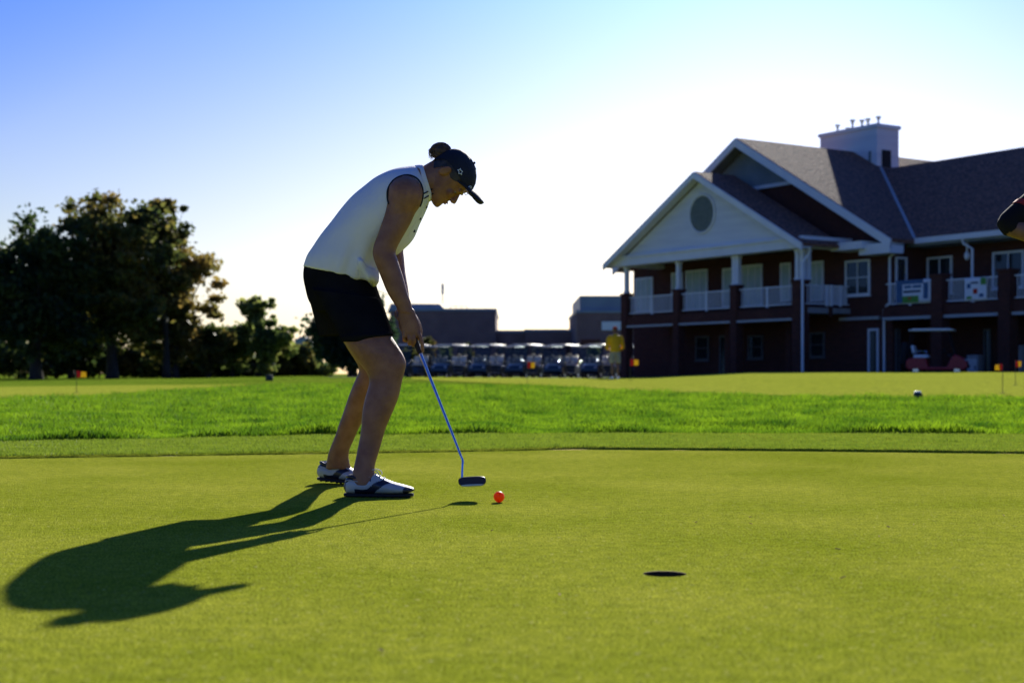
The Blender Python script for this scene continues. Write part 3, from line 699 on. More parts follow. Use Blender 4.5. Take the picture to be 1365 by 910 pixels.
# shorts
g = G()
g.px([(407.5, 350, 499, 372, GY+.04, .162), (405.3, 357.5, 501, 378, GY+.04, .168), (404.6, 370, 505.5, 392, GY+.04, .172), (407.5, 385, 509, 402, GY+.04, .176), (411.5, 400, 512, 411, GY+.04, .175), (420, 415, 512, 420, GY+.04, .15)], 40, 3)
g.px([(415, 385, 506, 398, 5.965, .095), (426, 402, 512.5, 411, 5.95, .098), (437, 420, 517.5, 426, 5.925, .098), (447.5, 439, 522, 439, 5.905, .097), (455.6, 454, 525.2, 447.2, 5.885, .095)], 34, 3)
g.px([(408, 385, 500, 398, 6.165, .095), (413, 402, 505, 411, 6.19, .098), (417.8, 420, 508, 425, 6.22, .098), (422.3, 437, 510, 440, 6.245, .097), (425.3, 448.6, 511, 444, 6.26, .095)], 34, 3)
g.px([(452, 449, 524.6, 444, 5.885, .095), (455.8, 455.5, 500, 456.5, 5.885, .08)], 30, 3)
shorts = fuse('shorts', g, .0055, 5, M['shorts'], golfer, True)

# cap, hair, bun
def cap_edge(a):
    c = math.cos(a); f, b = .09, -.10; x = (f+b)/2+c*(f-b)/2
    return interp(x, [-.10, -.06, -.03, .03, .09], [-.036, .012, .028, .041, .044])
g = G(); HD.shell(g, cap_edge, nu=16, nt=56, infl=1.05, off=.005); cap = part('cap', g, M['cap'], golfer, True, smooth=True, recalc=True)
g = G(); P = []; nu_, nv_ = 12, 9
for i in range(nu_+1):
    s_ = -1+2*i/nu_
    for j in range(nv_):
        t = j/(nv_-1); root = .088-.045*s_*s_; ln = .166-.012*s_*s_-.040*s_**6-root
        P.append(HD.p(root+ln*t, s_*.076*(1-.22*t*t), .062+.022*math.sin(t*1.5)-(.038-.006*t)*s_*s_))
g.grid(P, nu_+1, nv_); brim = part('brim', g, M['cap'], cap, True, smooth=True, recalc=False); solidify(brim, .008, 0)
g = G(); g.ball(HD.p(-.01, 0, .124), .006, 10, 6); part('cap_button', g, M['cap'], cap, True, smooth=True)
def on_cap(a, u, off=.0075):
    f, b, w_ = head_at(u); e = 2/2.25
    x = math.copysign(abs(math.cos(a))**e, math.cos(a)); y = math.copysign(abs(math.sin(a))**e, math.sin(a))
    return HD.p((f+b)/2+x*((f-b)/2*1.05+off), y*(w_*1.05+off), u)
def cap_motif(name, pts, r):
    g = G()
    for pl in pts: g.tube([on_cap(a, u) for a, u in pl], r, 6, sub=2)
    part(name, g, M['emblem'], cap, True, smooth=True)
sg = 1 if HD.S.y < 0 else -1           # side of the head that faces the camera
a0, u0 = sg*1.42, .052
cap_motif('side_emblem', [[(a0+sg*.13*math.cos(2*math.pi*k/10)*(1 if k % 2 else .5), u0+.0105*math.sin(2*math.pi*k/10)*(1 if k % 2 else .5)) for k in range(11)]], .0018)
a1, u1 = sg*.42, .058
cap_motif('front_emblem', [[(a1+sg*.16*math.cos(t)+sg*.0, u1+.010*math.sin(t)) for t in np.linspace(0, 6.28, 12)], [(a1-sg*.14, u1), (a1, u1+.006), (a1+sg*.14, u1)], [(a1, u1-.009), (a1+sg*.03, u1+.009)]], .0016)
cap_motif('front_lettering', [[(sg*.13, .072+.004*k), (sg*.02, .074+.004*k)] for k in range(3)], .0013)
# square clip with a red inlay under the brim
q = HD.p(.103, sg*.066, .036); g = G(); dF, dU = HD.F*.009, HD.U*.007
Q = [q+dF+dU, q-dF+dU, q-dF-dU, q+dF-dU, q+dF+dU]; g.tube(Q, .0016, 6); clip = part('brim_clip', g, M['pink'], cap, True)
def hair_edge(a):
    c = math.cos(a); x = -.005+c*.095
    return interp(x, [-.10, -.07, -.045, -.03, .02, .05, .09], [-.058, -.05, -.02, .01, .002, .03, .05])
g = G(); HD.shell(g, hair_edge, nu=14, nt=56, infl=1.02, off=.0015); hr = part('hair', g, M['hair_d'], golfer, True, smooth=True)
BC = W(587.5, 201.5, GY-.02)
g = G(); random.seed(3)
g.ball(BC, (.042, .036, .033), 20, 14, rot=Matrix.Rotation(R(-12), 3, 'Y'))
for k in range(46):
    a = random.uniform(0, 6.28); t = random.uniform(-.7, .9); rr = .037
    pts = []
    for j in range(9):
        aa = a+j*.35; zz = t+.05*j*random.uniform(-.6, .6); q = math.sqrt(max(.05, 1-min(1, zz*zz)))
        pts.append(BC+Vector((math.cos(aa)*q*rr*1.15, zz*rr*.95, math.sin(aa)*q*rr*.92)))
    g.tube(pts, [.0012]+[.0038]*7+[.001], 5, sub=2)
bun = part('hair_bun', g, M['hair'], hr, True, smooth=True)
g = G()
for k in range(40):
    s_ = Vector((random.uniform(574, 580), random.uniform(197, 207), 0)); y = GY-.02+random.uniform(-.03, .03)
    e_ = (s_.x-random.uniform(1, 6), s_.y+random.uniform(4, 10)); m_ = ((s_.x+e_[0])/2-1, (s_.y+e_[1])/2)
    g.tube([W(s_.x+5, s_.y-2, y), W(s_.x, s_.y, y), W(*m_, y), W(*e_, y)], [.0022, .002, .0014, .0004], 4, sub=2)
part('loose_strands', g, M['hair'], hr, True, smooth=True)

# shoes
def shoe(heel, toe, lift, pitch, label):
    heel, toe = Vector(heel), Vector(toe); d = toe-heel; L = d.length; d.normalize(); n = Vector((-d.y, d.x, 0)); up = Vector((0, 0, 1))
    rt = bpy.data.objects.new('golf_shoe', None); col.objects.link(rt); rt.parent = golfer; rt.empty_display_size = .05
    def T(t, s_, z):
        x = t*L; zz = z
        if pitch: x, zz = x, z+(1-t)**1.3*pitch
        return heel+d*x+n*s_+up*(zz+lift)
    prof = [(.0, .018, .030, .052), (.03, .028, .016, .074), (.10, .0345, .014, .088), (.20, .0365, .014, .086), (.28, .0365, .014, .078), (.36, .037, .014, .088), (.44, .038, .014, .092), (.52, .0405, .014, .082), (.62, .045, .014, .070), (.72, .0475, .014, .060), (.82, .0455, .015, .053), (.90, .039, .017, .047), (.96, .028, .021, .042), (1., .014, .027, .036)]
    A = catmull(prof, 9); nt_ = 72; P = []; tt = []
    for t, w_, z0, z1 in A:
        for k in range(nt_):
            a = 2*math.pi*k/nt_; c, s_ = math.cos(a), math.sin(a); e = .72 if s_ < 0 else .95
            x = math.copysign(abs(c)**.8, c)*w_*(1-.30*max(0, s_)); y = math.copysign(abs(s_)**e, s_)
            P.append(T(t, x, (z0+z1)/2+y*(z1-z0)/2)); tt.append((t, (y+1)/2))
    g = G(); m = len(A)
    for i in range(m-1):
        for k in range(nt_):
            k2 = (k+1) % nt_; t, y = tt[i*nt_+k]
            navy = t > .86+.10*(y-.3)**2*0+ .05*max(0, y-.4)
            navy |= abs(t-(.34+.30*y)) < .050+.04*(1-y) and y < .93          # saddle band
            navy |= (y > .74-.25*abs(t-.15) and t < .40)                       # padded collar
            navy |= (y < .28 and .16 < t < .42)
            navy |= t < .035
            g.mi.append(1 if navy else 0); g.f.append((i*nt_+k, i*nt_+k2, (i+1)*nt_+k2, (i+1)*nt_+k))
    g.v = [tuple(p) for p in P]
    g.f.append(tuple(range(nt_))); g.mi.append(1); g.f.append(tuple((m-1)*nt_+k for k in range(nt_))); g.mi.append(1)
    part('upper', g, [M['shoe_w'], M['shoe_n']], rt, True, smooth=True)
    g = G(); rings = []
    for t, w_, z0, z1 in A[::3]: rings.append((T(t*.992, 0, .0085+.010*max(0, t-.8)**1*3*.33), n*(w_*.94+.001), up*.0068))
    g.loft(rings, 20, 1, power=3.5)
    for t in np.linspace(.08, .92, 9):
        for s_ in (-.024, 0, .024): g.cyl(T(t, s_*(.7 if t < .4 or t > .85 else 1.1), .0045), .006, .014, n=8, r2=.008)
    part('sole', g, M['sole'], rt, True, smooth='auto')
    g = G()
    for i, t in enumerate((.38, .44, .50, .56)):
        w_, z = float(np.interp(t, A[:, 0], A[:, 1])), float(np.interp(t, A[:, 0], A[:, 3]))
        g.tube([T(t, -w_*.5, z-.006), T(t+.02, 0, z+.002), T(t+.01, w_*.5, z-.006)], .0022, 6, sub=3)
        g.tube([T(t+.03, -w_*.5, z-.008), T(t+.01, 0, z+.003), T(t, w_*.5, z-.006)], .0022, 6, sub=3)
    for s_ in (-1, 1): g.tube([T(.40, 0, .098), T(.42, s_*.02, .112), T(.50, s_*.034, .104), T(.52, s_*.03, .09)], .0018, 6, sub=4)
    part('laces', g, M['lace'], rt, True, smooth=True)
    g = G(); g.tube([T(t, s_, z) for t, s_, z in [(.035, 0, .082), (.10, -.024, .084), (.22, -.027, .077), (.33, -.022, .088), (.37, 0, .097), (.33, .022, .088), (.22, .027, .077), (.10, .024, .084), (.035, 0, .082)]], .0065, 8, sub=4)
    part('padded_collar', g, M['shoe_n'], rt, True, smooth=True)
    g = G()
    for s_ in (-1, 1): g.tube([T(.02, s_*.018, .064), T(.1, s_*.0350, .070), T(.22, s_*.0355, .064), T(.32, s_*.034, .070), T(.38, s_*.027, .084)], .0014, 6, sub=4)
    part('collar_trim', g, M['shoe_w'], rt, True, smooth=True)
shoe((-.682, 5.800, 0), (-.398, 5.765, 0), 0, 0, '')
shoe((-.885, 6.53, 0), (-.640, 6.40, 0), .0, .012, '')

# ---- putter held in her hands
put = thing('putter', 'steel shafted putter with dark head held just above the grass', 'putter', (-.19, 5.63, .05))
g = G(); g.tube([P3(538.5, 414, 5.905), P3(548, 440, 5.890), P3(560.2, 471.5, 5.868)], [.0150, .0135, .0098], 14, sub=3); part('grip', g, M['grip'], put, True, smooth='auto')
g = G(); g.tube([P3(559.8, 470, 5.868), P3(607.5, 590, 5.70), P3(614.2, 607.5, 5.676)], [.0072, .0052, .0048], 12, sub=1)
g.tube([P3(614.2, 607.5, 5.676), P3(616.8, 614, 5.668), P3(616.4, 622, 5.66), P3(615.9, 638, 5.645)], [.0048, .0048, .0046, .0046], 12, sub=4); part('shaft', g, M['chrome'], put, True, smooth='auto')
hc = W(629.5, 641.0, 5.63); g = G(); rt = Matrix.Rotation(R(-2.5), 3, 'Y') @ Matrix.Rotation(R(-8), 3, 'X')
g.loft([(hc+rt @ Vector((0, y, z)), rt @ Vector((w_, 0, 0)), rt @ Vector((0, 0, h))) for y, w_, h, z in [(-.018, .050, .0150, 0), (-.016, .0545, .0178, 0), (.004, .0545, .0175, 0), (.012, .052, .012, -.006), (.04, .045, .010, -.008), (.062, .028, .008, -.009), (.07, .012, .006, -.009)]], 40, 2, power=3.4)
part('head', g, M['putter'], put, True, smooth='auto')
g = G(); g.loft([(hc+rt @ Vector((0, y, -.0165)), rt @ Vector((w_, 0, 0)), rt @ Vector((0, 0, .0035))) for y, w_ in [(-.020, .044), (.0, .047), (.05, .034)]], 24, 2, power=3); part('sole_plate', g, M['sole_metal'], put, True, smooth='auto')
g = G(); g.ball(W(665.2, 661.8, 5.54), .02135, 32, 20); o = part('golf_ball', g, M['ball'], loc=(-.051, 5.54, 0), smooth=True); o.location.z = 0
o.data.transform(Matrix.Translation((0, 0, .02135-sum(v.co.z for v in o.data.vertices)/len(o.data.vertices))))
tag(o, 'bright orange golf ball resting on the green beside the putter', 'golf ball')

# ---- generic standing figure (local metres, facing +Y of its own frame)
def figure(name, label, loc, rz, H, arms, mats, vox, cap_m=None, long_sleeve=True, shorts_=True, detail=False, hipw=.16, chest=.16, belly=.13, band=None):
    k = H/1.75; rt = thing(name, label, 'person', loc, rz)
    V = lambda x, y, z: Vector((x*k, y*k, z*k))
    def ring(x, y, z, a, b): return (V(x, y, z), V(a, 0, 0), V(0, b, 0))
    g = G()
    g.loft([ring(0, 0, .86, hipw*.9, .11), ring(0, 0, .97, hipw, .125), ring(0, 0, 1.1, hipw*.9, .11), ring(0, 0, 1.3, chest*1.03, .115), ring(0, 0, 1.42, chest*.95, .1), ring(0, -.01, 1.475, .085, .07), ring(0, 0, 1.5, .055, .056), ring(0, .01, 1.58, .054, .056)], 24, 3)
    HD_ = Head(V(0, .02, 1.64), (0, .04, 1), (0, 1, -.12), k); HD_.solid(g)
    for s_ in (-1, 1):
        g.loft([ring(s_*.085, 0, .92, .088, .1), ring(s_*.092, 0, .75, .08, .088), ring(s_*.098, .01, .52, .056, .062), ring(s_*.1, -.005, .47, .05, .056), ring(s_*.1, -.02, .34, .052, .058), ring(s_*.1, -.02, .2, .036, .042), ring(s_*.1, -.02, .09, .032, .036), ring(s_*.1, 0, .05, .034, .045)], 18, 3)
        g.loft([(V(s_*.1, -.07, .04), V(.03, 0, 0), V(0, 0, .03)), (V(s_*.1, .02, .04), V(.035, 0, 0), V(0, 0, .035)), (V(s_*.115, .13, .03), V(.042, 0, 0), V(0, 0, .018)), (V(s_*.12, .18, .025), V(.03, 0, 0), V(0, 0, .012))], 14, 3)
        sh, el_, wr, hd = [V(*p) for p in arms[0 if s_ < 0 else 1]]
        g.tube([V(s_*.12, 0, 1.40), sh, sh.lerp(el_, .5), el_, el_.lerp(wr, .3), wr], [r*k for r in (.055, .058, .05, .042, .043, .029)], 16, sub=3)
        d = (hd-wr).normalized(); n1 = d.cross(Vector((0, 0, 1)) if abs(d.z) < .8 else Vector((1, 0, 0))).normalized(); n2 = d.cross(n1)
        L = .19*k; g.loft([(wr, n1*.026*k, n2*.02*k), (wr+d*L*.25, n1*.038*k, n2*.017*k), (wr+d*L*.5, n1*.04*k, n2*.014*k)], 14, 3)
        for i in range(4):
            b0 = wr+d*L*.46+n1*k*(-.028+.0185*i); ln = L*(.40, .46, .43, .34)[i]
            finger(g, [b0, b0+d*ln*.45+n2*.004*k, b0+d*ln*.8+n2*.016*k, b0+d*ln*.95+n2*.028*k], .0088*k, .007*k, 8)
        b0 = wr+d*L*.16-n1*.028*k; finger(g, [b0, b0+d*L*.16-n1*.022*k, b0+d*L*.34-n1*.03*k+n2*.008*k], .0105*k, .008*k, 8)
    fuse('body', g, vox, 1, M['skin_dark'], rt)
    if detail: HD_.eyes(rt)
    g = G()
    g.loft([ring(0, 0, .90, hipw*1.09, .14+belly*.1), ring(0, .005, 1.0, hipw*1.12, belly+.03), ring(0, .01, 1.13, hipw*1.05, belly+.025), ring(0, .005, 1.3, chest*1.13, belly+.01), ring(0, 0, 1.41, chest*1.08, .115), ring(0, -.01, 1.46, .10, .085), ring(0, 0, 1.505, .064, .064)], 30, 3)
    for s_ in (-1, 1):
        sh, el_, wr, hd = [V(*p) for p in arms[0 if s_ < 0 else 1]]
        if long_sleeve: g.tube([V(s_*.11, 0, 1.40), sh, sh.lerp(el_, .5), el_, el_.lerp(wr, .5), wr.lerp(el_, .08)], [r*k for r in (.062, .070, .064, .056, .052, .042)], 18, sub=3)
        else: g.tube([V(s_*.11, 0, 1.40), sh, sh.lerp(el_, .45), sh.lerp(el_, .8), el_, el_.lerp(wr, .12)], [r*k for r in (.062, .069, .064, .060, .050, .048)], 18, sub=3)
    top = fuse('jacket' if long_sleeve else 'shirt', g, vox, 1, mats[0], rt)
    if band:
        for s_ in (-1, 1):
            sh, el_, wr, hd = [V(*p) for p in arms[0 if s_ < 0 else 1]]
            g = G(); g.tube([sh.lerp(el_, .58), sh.lerp(el_, .68)], [.0655*k, .0645*k], 24, cap=True); part('sleeve_band', g, band, top, smooth='auto')
    g = G()
    g.loft([ring(0, 0, .80, hipw*.95, .12), ring(0, 0, .92, hipw*1.06, .135), ring(0, 0, 1.0, hipw*1.03, .13)], 26, 3)
    for s_ in (-1, 1): g.loft([ring(s_*.085, 0, .90, .095, .115), ring(s_*.098, 0, .72, .095, .105), ring(s_*.105, 0, .54, .088, .095)] if shorts_ else [ring(s_*.085, 0, .90, .095, .115), ring(s_*.095, 0, .7, .09, .1), ring(s_*.1, 0, .45, .075, .08), ring(s_*.1, -.01, .1, .065, .07)], 22, 3)
    fuse('shorts' if shorts_ else 'trousers', g, vox, 1, mats[1], rt)
    for s_ in (-1, 1):
        g = G(); g.loft([(V(s_*.1, -.10, .045), V(.028, 0, 0), V(0, 0, .036)), (V(s_*.1, -.04, .05), V(.04, 0, 0), V(0, 0, .05)), (V(s_*.108, .07, .04), V(.047, 0, 0), V(0, 0, .038)), (V(s_*.115, .15, .03), V(.048, 0, 0), V(0, 0, .028)), (V(s_*.118, .2, .025), V(.03, 0, 0), V(0, 0, .018))], 18, 3, power=2.6)
        part('shoe', g, mats[2], rt, smooth='auto')
    g = G(); HD_.shell(g, lambda a: interp(math.cos(a), [-1, -.2, .3, 1], [-.04, -.01, .02, .06]), nu=10, nt=30, infl=1.02, off=.002); part('hair', g, M['hair'], rt, smooth=True)
    if cap_m:
        g = G(); HD_.shell(g, lambda a: interp(math.cos(a), [-1, 1], [.028, .045]), nu=10, nt=30, infl=1.05, off=.005); cp = part('cap', g, cap_m, rt, smooth=True)
        g = G(); P = []
        for i in range(9):
            q = -1+i/4
            for j in range(5): t = j/4; P.append(HD_.p(.088-.045*q*q+.075*(1-.4*q*q)*t, q*.07, .05-.02*q*q-.005*t))
        g.grid(P, 9, 5); b = part('brim', g, cap_m, cp, smooth=True, recalc=False); solidify(b, .005, 0)
    return rt
yx, yY = (820-682.5)*48/F, 48.
figure('person', 'person in yellow jacket, khaki shorts and red cap standing by the golf carts', (yx, yY, terr(yx, yY)+.01), R(8), 1.78,
       [[(-.205, 0, 1.37), (-.275, .04, 1.06), (-.20, .18, .98), (-.12, .26, .98)], [(.205, 0, 1.37), (.275, .04, 1.06), (.20, .18, .98), (.12, .26, .98)]], [M['yellow'], M['khaki'], M['white']], .014, cap_m=M['red'], hipw=.165, chest=.18, belly=.13)
# person whose bent arm shows at the right edge
figure('person', 'person in black shirt with red sleeve band, bent elbow showing at right edge', (2.70, 6.75, 0), R(205), 1.70,
       [[(-.20, .0, 1.40), (-.30, .02, 1.17), (-.10, .17, 1.05), (-.02, .23, 1.03)], [(.20, .0, 1.40), (.455, -.02, 1.225), (.22, .15, 1.09), (.08, .2, 1.06)]], [M['black_cloth'], M['black_cloth'], M['shoe_w']], .009, cap_m=M['cap'], long_sleeve=False, shorts_=False, detail=True, band=M['red_band'])

# ------------------------------------------------------------------ clubhouse
OX, OY, BZ = 5.65, 70., .2
BR = math.atan2(-.84, .542)
club = thing('clubhouse', 'two storey red brick clubhouse with white pediment porch, brown shingle roof and white chimney', 'clubhouse', (OX, OY, BZ), BR)
ub = Vector((math.cos(BR), math.sin(BR), 0)); vb = Vector((-math.sin(BR), math.cos(BR), 0))
def uz(px, py, v):                     # where the sight line meets the plane v = const of the building
    o = Vector((OX, OY, 0))+vb*v; d = Vector(((px-682.5)/F, 1, (HY-py)/F))
    t = (o.dot(vb))/d.dot(vb); h = d*t+Vector((0, 0, CH)); return (h-o).dot(ub), h.z-BZ
def vz(px, py, u):
    o = Vector((OX, OY, 0))+ub*u; d = Vector(((px-682.5)/F, 1, (HY-py)/F))
    t = (o.dot(ub))/d.dot(ub); h = d*t+Vector((0, 0, CH)); return (h-o).dot(vb), h.z-BZ
EAVE, APEX, PAP, SL = 5.78, 11.15, 9.42, .573
UC, RL, RRt = 6., -3.37, 15.37         # centre line, eaves of the big gable
WV = 2.5                               # main front wall
wl, wr = -2.7, 14.8
def roofz(u): return APEX-SL*abs(u-UC)
# main block
g = G(); g.prism([(wl, WV, 0), (wr, WV, 0), (wr, WV, roofz(wr)-.25), (UC, WV, APEX-.25), (wl, WV, roofz(wl)-.25)], (0, .35, 0)); part('front_wall', g, M['brick'], club)
g = G(); g.b2(wr-.35, wr, WV+.352, 4.85, 0, roofz(wr)-.25); part('return_wall', g, M['brick'], club)
g = G(); g.b2(wl, wl+.35, WV+.352, 22, 0, roofz(wl)-.25); part('side_wall', g, M['brick'], club)
# upper siding triangle of the big gable, set 6 cm proud of the brick
g = G(); zb = 8.95; hw = (APEX-.30-zb)/SL; g.prism([(UC-hw, WV-.06, zb), (UC+hw, WV-.06, zb), (UC, WV-.06, APEX-.3)], (0, .055, 0)); part('gable_siding', g, M['soffit'], club)
g = G(); g.b2(UC-hw+.1, UC+hw-.1, WV-.12, WV-.062, zb-.16, zb); part('gable_trim', g, M['trim'], club)
# main roof
def gable_roof(name, uc, half, ztop, sl, v0, v1, t, m):
    g = G()
    for s_ in (-1, 1):
        a, b = (uc, ztop), (uc+s_*half, ztop-sl*half)
        g.prism([(a[0], v0, a[1]), (b[0], v0, b[1]), (b[0], v0, b[1]-t), (a[0], v0, a[1]-t)], (0, v1-v0, 0))
    return part(name, g, m, club)
rf = gable_roof('roof', UC, 9.45, APEX+.08, SL, 1.75, 27., .16, M['roof'])
for s_ in (-1, 1):          # rake boards
    g = G(); e = UC+s_*9.42; zE = APEX-SL*9.42
    g.prism([(UC, 1.66, APEX+.04), (e, 1.66, zE+.04), (e, 1.66, zE-.34), (UC, 1.66, APEX-.34)], (0, .085, 0)); part('rake_board', g, M['trim'], rf)
    g = G(); g.prism([(UC, 1.75, APEX-.12), (e, 1.75, zE-.12), (e, 1.75, zE-.2), (UC, 1.75, APEX-.2)], (0, .75, 0)); part('soffit', g, M['soffit'], rf)
g = G(); g.b2(13.75, 15.42, 1.62, 2.45, EAVE-.55, EAVE-.12); part('eave_return', g, M['trim'], rf)
# porch with pediment
PH = 6.9
pr = gable_roof('porch_roof', UC, PH, PAP+.06, .545, -.75, 1.65, .14, M['roof'])
g = G(); hw = PH-.35; zt = PAP-.24; zb = EAVE+.28
g.prism([(UC-(zt-zb)/.545, -.25, zb), (UC+(zt-zb)/.545, -.25, zb), (UC, -.25, zt)], (0, .2, 0)); ped = part('pediment', g, M['siding'], club)
for s_ in (-1, 1):
    g = G(); e = UC+s_*(PH-.02); zE = PAP-.545*(PH-.02)
    g.prism([(UC, -.84, PAP+.03), (e, -.84, zE+.03), (e, -.84, zE-.26), (UC, -.84, PAP-.26)], (0, .088, 0)); part('rake_board', g, M['trim'], pr)
    g = G(); g.prism([(UC, -.75, PAP-.10), (e, -.75, zE-.10), (e, -.75, zE-.16), (UC, -.75, PAP-.16)], (0, .5, 0)); part('soffit', g, M['trim'], pr)
g = G(); g.b2(-.55, 12.55, -.40, .22, EAVE-.22, EAVE+.28); g.b2(-.62, 12.62, -.48, -.38, EAVE+.16, EAVE+.24); part('entablature', g, M['trim'], ped)
for uu in (-.35, 12.35):
    g = G(); g.b2(uu-.2, uu+.2, .222, WV-.002, EAVE-.22, EAVE+.28); part('side_beam', g, M['trim'], ped)
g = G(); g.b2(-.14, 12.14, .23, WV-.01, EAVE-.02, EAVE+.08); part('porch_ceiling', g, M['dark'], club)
g = G(); g.b2(12.4, 14.15, 1.35, 2.45, EAVE-.30, EAVE+.02); part('gutter', g, M['trim'], pr)
lv = G(); lv.cyl((UC, -.27, 7.58), .84, .05, 'y', 48); lo_ = part('round_louvre', lv, M['louvre'], ped, smooth='auto')
g = G()
for i in range(13):
    z = 7.58-.72+i*.12; h = math.sqrt(max(.01, .80**2-(z-7.58)**2)); g.box((UC, -.315, z), (2*h, .05, .03), Matrix.Rotation(R(35), 3, 'X'))
part('louvre_blades', g, M['louvre'], lo_)
g = G(); g.tube([(UC+.86*math.cos(a), -.30, 7.58+.86*math.sin(a)) for a in np.linspace(0, 2*math.pi, 49)], .05, 8); part('louvre_ring', g, M['trim'], lo_)
# piers, columns, deck, rails
PZ = 4.15; DZ = 3.14
us = (0., 4., 8., 12.)
for u in us:
    w_ = .42 if u in (0., 4., 8.) else .52
    g = G(); g.b2(u-w_/2, u+w_/2, -w_/2, w_/2, 0, PZ); g.b2(u-w_/2-.04, u+w_/2+.04, -w_/2-.04, w_/2+.04, PZ+.002, PZ+.09); part('brick_pier', g, M['brick'], club)
    cols = [(u, 0)] if u in (0., 4.) else [(u-.11, 0), (u+.11, 0)] if u == 8. else [(u-.14, 0), (u+.14, 0), (u+.14, .28)]
    for cu, cv in cols:
        g = G(); g.box((cu, cv, (PZ+.095+EAVE-.225)/2), (.20, .20, EAVE-.225-PZ-.095), bev=.015); g.box((cu, cv, PZ+.15), (.25, .25, .10), bev=.01); g.box((cu, cv, EAVE-.30), (.25, .25, .12), bev=.01); part('column', g, M['trim'], club)
g = G(); g.b2(.22, 11.75, -.15, .15, 2.66, DZ-.06); part('deck_fascia', g, M['brick'], club)
g = G(); g.b2(.22, 11.75, -.19, .19, 2.56, 2.655); part('deck_trim', g, M['grey_paint'], club)
g = G(); g.b2(-.1, 12.27, .153, WV-.003, DZ-.28, DZ-.05); g.b2(12.272, uz(1109, 400, 1.4)[0], 1.46, WV-.003, DZ-.28, DZ-.05); part('deck', g, M['concrete'], club)
def rail(p0, p1, z0=DZ+.06, z1=4.02, name='railing'):
    p0, p1 = Vector((p0[0], p0[1], 0)), Vector((p1[0], p1[1], 0)); d = p1-p0; L = d.length; d.normalize(); rot = Matrix.Rotation(math.atan2(d.y, d.x), 3, 'Z'); mid = (p0+p1)/2
    g = G(); g.box((mid.x, mid.y, z1), (L, .07, .05), rot); g.box((mid.x, mid.y, z0+.05), (L, .05, .04), rot)
    n = max(2, int(L/.12))
    for i in range(1, n): q = p0+d*L*i/n; g.box((q.x, q.y, (z0+z1)/2), (.028, .028, z1-z0-.05), rot)
    q = mid; g.box((q.x, q.y, (z0+z1)/2), (.09, .09, z1-z0+.08), rot)
    part(name, g, M['trim'], club)
for a, b in zip(us[:-1], us[1:]): rail((a+.24, 0), (b-.28, 0))
rail((12.28, .0), (12.28, WV)); 
bu = uz(1109, 400, 1.4)[0]
g = G(); g.b2(12.28, bu, 1.35, 1.45, 2.72, DZ-.02); part('deck_fascia', g, M['brick'], club)
rail((12.35, 1.4), (bu, 1.4)); rail((bu-.05, 1.45), (bu-.05, WV-.05))
# windows and doors: frame, panes, glazing bars
def opening(px0, px1, pt, pb, v, kind='window', glass='glass', cols=2, rows=2, plane='v', u=None, fm='trim'):
    if plane == 'v':
        (u0, z1), (u1, _), (_, z0) = uz(px0, pt, v), uz(px1, pt, v), uz(px0, pb, v)
        z0 = max(z0, .02)
    else:
        (u1, z1), (u0, _), (_, z0) = vz(px0, pt, u), vz(px1, pt, u), vz(px0, pb, u); z0 = max(z0, .02)
        u0, u1 = min(u0, u1), max(u0, u1)
    def bx(g, a0, a1, d0, d1, z0_, z1_):
        if plane == 'v': g.b2(a0, a1, v-d1, v-d0, z0_, z1_)
        else: g.b2(u+d0, u+d1, a0, a1, z0_, z1_)
    t = .09
    g = G(); bx(g, u0, u0+t, .004, .07, z0, z1); bx(g, u1-t, u1, .004, .07, z0, z1); bx(g, u0+t, u1-t, .004, .068, z1-t, z1)
    if kind == 'window': bx(g, u0-.03, u1+.03, .004, .10, z0-.07, z0-.001)
    bx(g, u0+t, u1-t, .004, .068, z0, z0+t*.8)
    for i in range(1, cols): c = u0+(u1-u0)*i/cols; bx(g, c-.022, c+.022, .022, .06, z0+t*.8, z1-t)
    for i in range(1, rows): c = z0+(z1-z0)*i/rows; bx(g, u0+t, u1-t, .024, .062, c-.02, c+.02)
    fr = part(kind, g, M[fm], club)
    g = G(); bx(g, u0+t, u1-t, .006, .02, z0+t*.8, z1-t); part('pane', g, M[glass], fr)
for a, b, t_, c_, gl in ((848, 871, 371, 416, 'blind'), (896, 911, 364, 414, 'blind'), (915, 944, 361, 414, 'blind'), (964, 980, 358, 410, 'blind'), (989, 1017, 354, 409, 'blind'), (1041, 1055, 351, 402, 'blind')):
    opening(a, b, t_, c_, WV, 'door', gl, cols=1 if b-a < 18 else 3, rows=1)
opening(1079.5, 1098.5, 349, 402, WV, 'door', 'blind', cols=2, rows=1)
opening(1127.5, 1160.5, 348, 394.5, WV, 'window', 'glass', 2, 2)
# ground floor openings behind the piers
opening(928, 946, 448, 480, WV, 'window', 'glass', 1, 2, fm='trim_dim'); opening(998, 1018, 447, 478, WV, 'window', 'glass', 1, 2, fm='trim_dim'); opening(1080, 1100, 443, 476, WV, 'window', 'glass', 1, 2, fm='trim_dim'); opening(960, 972, 447, 500, WV, 'door', 'glass', 1, 1, fm='trim_dim')
opening(1158, 1172, 438, 500, WV, 'door', 'glass', 1, 1)
for u in (2.0, 6.0, 10.0):
    g = G(); g.b2(u-.16, u+.16, 1.2, 1.52, 0, DZ-.285); part('inner_pier', g, M['brick'], club)
(u0, zt), (u1, _) = uz(1119, 423.5, WV-.1), uz(1172, 423.5, WV-.1)
g = G(); g.b2(u0, u1, WV-.14, WV-.003, zt-.13, zt); part('lintel_trim', g, M['grey_paint'], club)
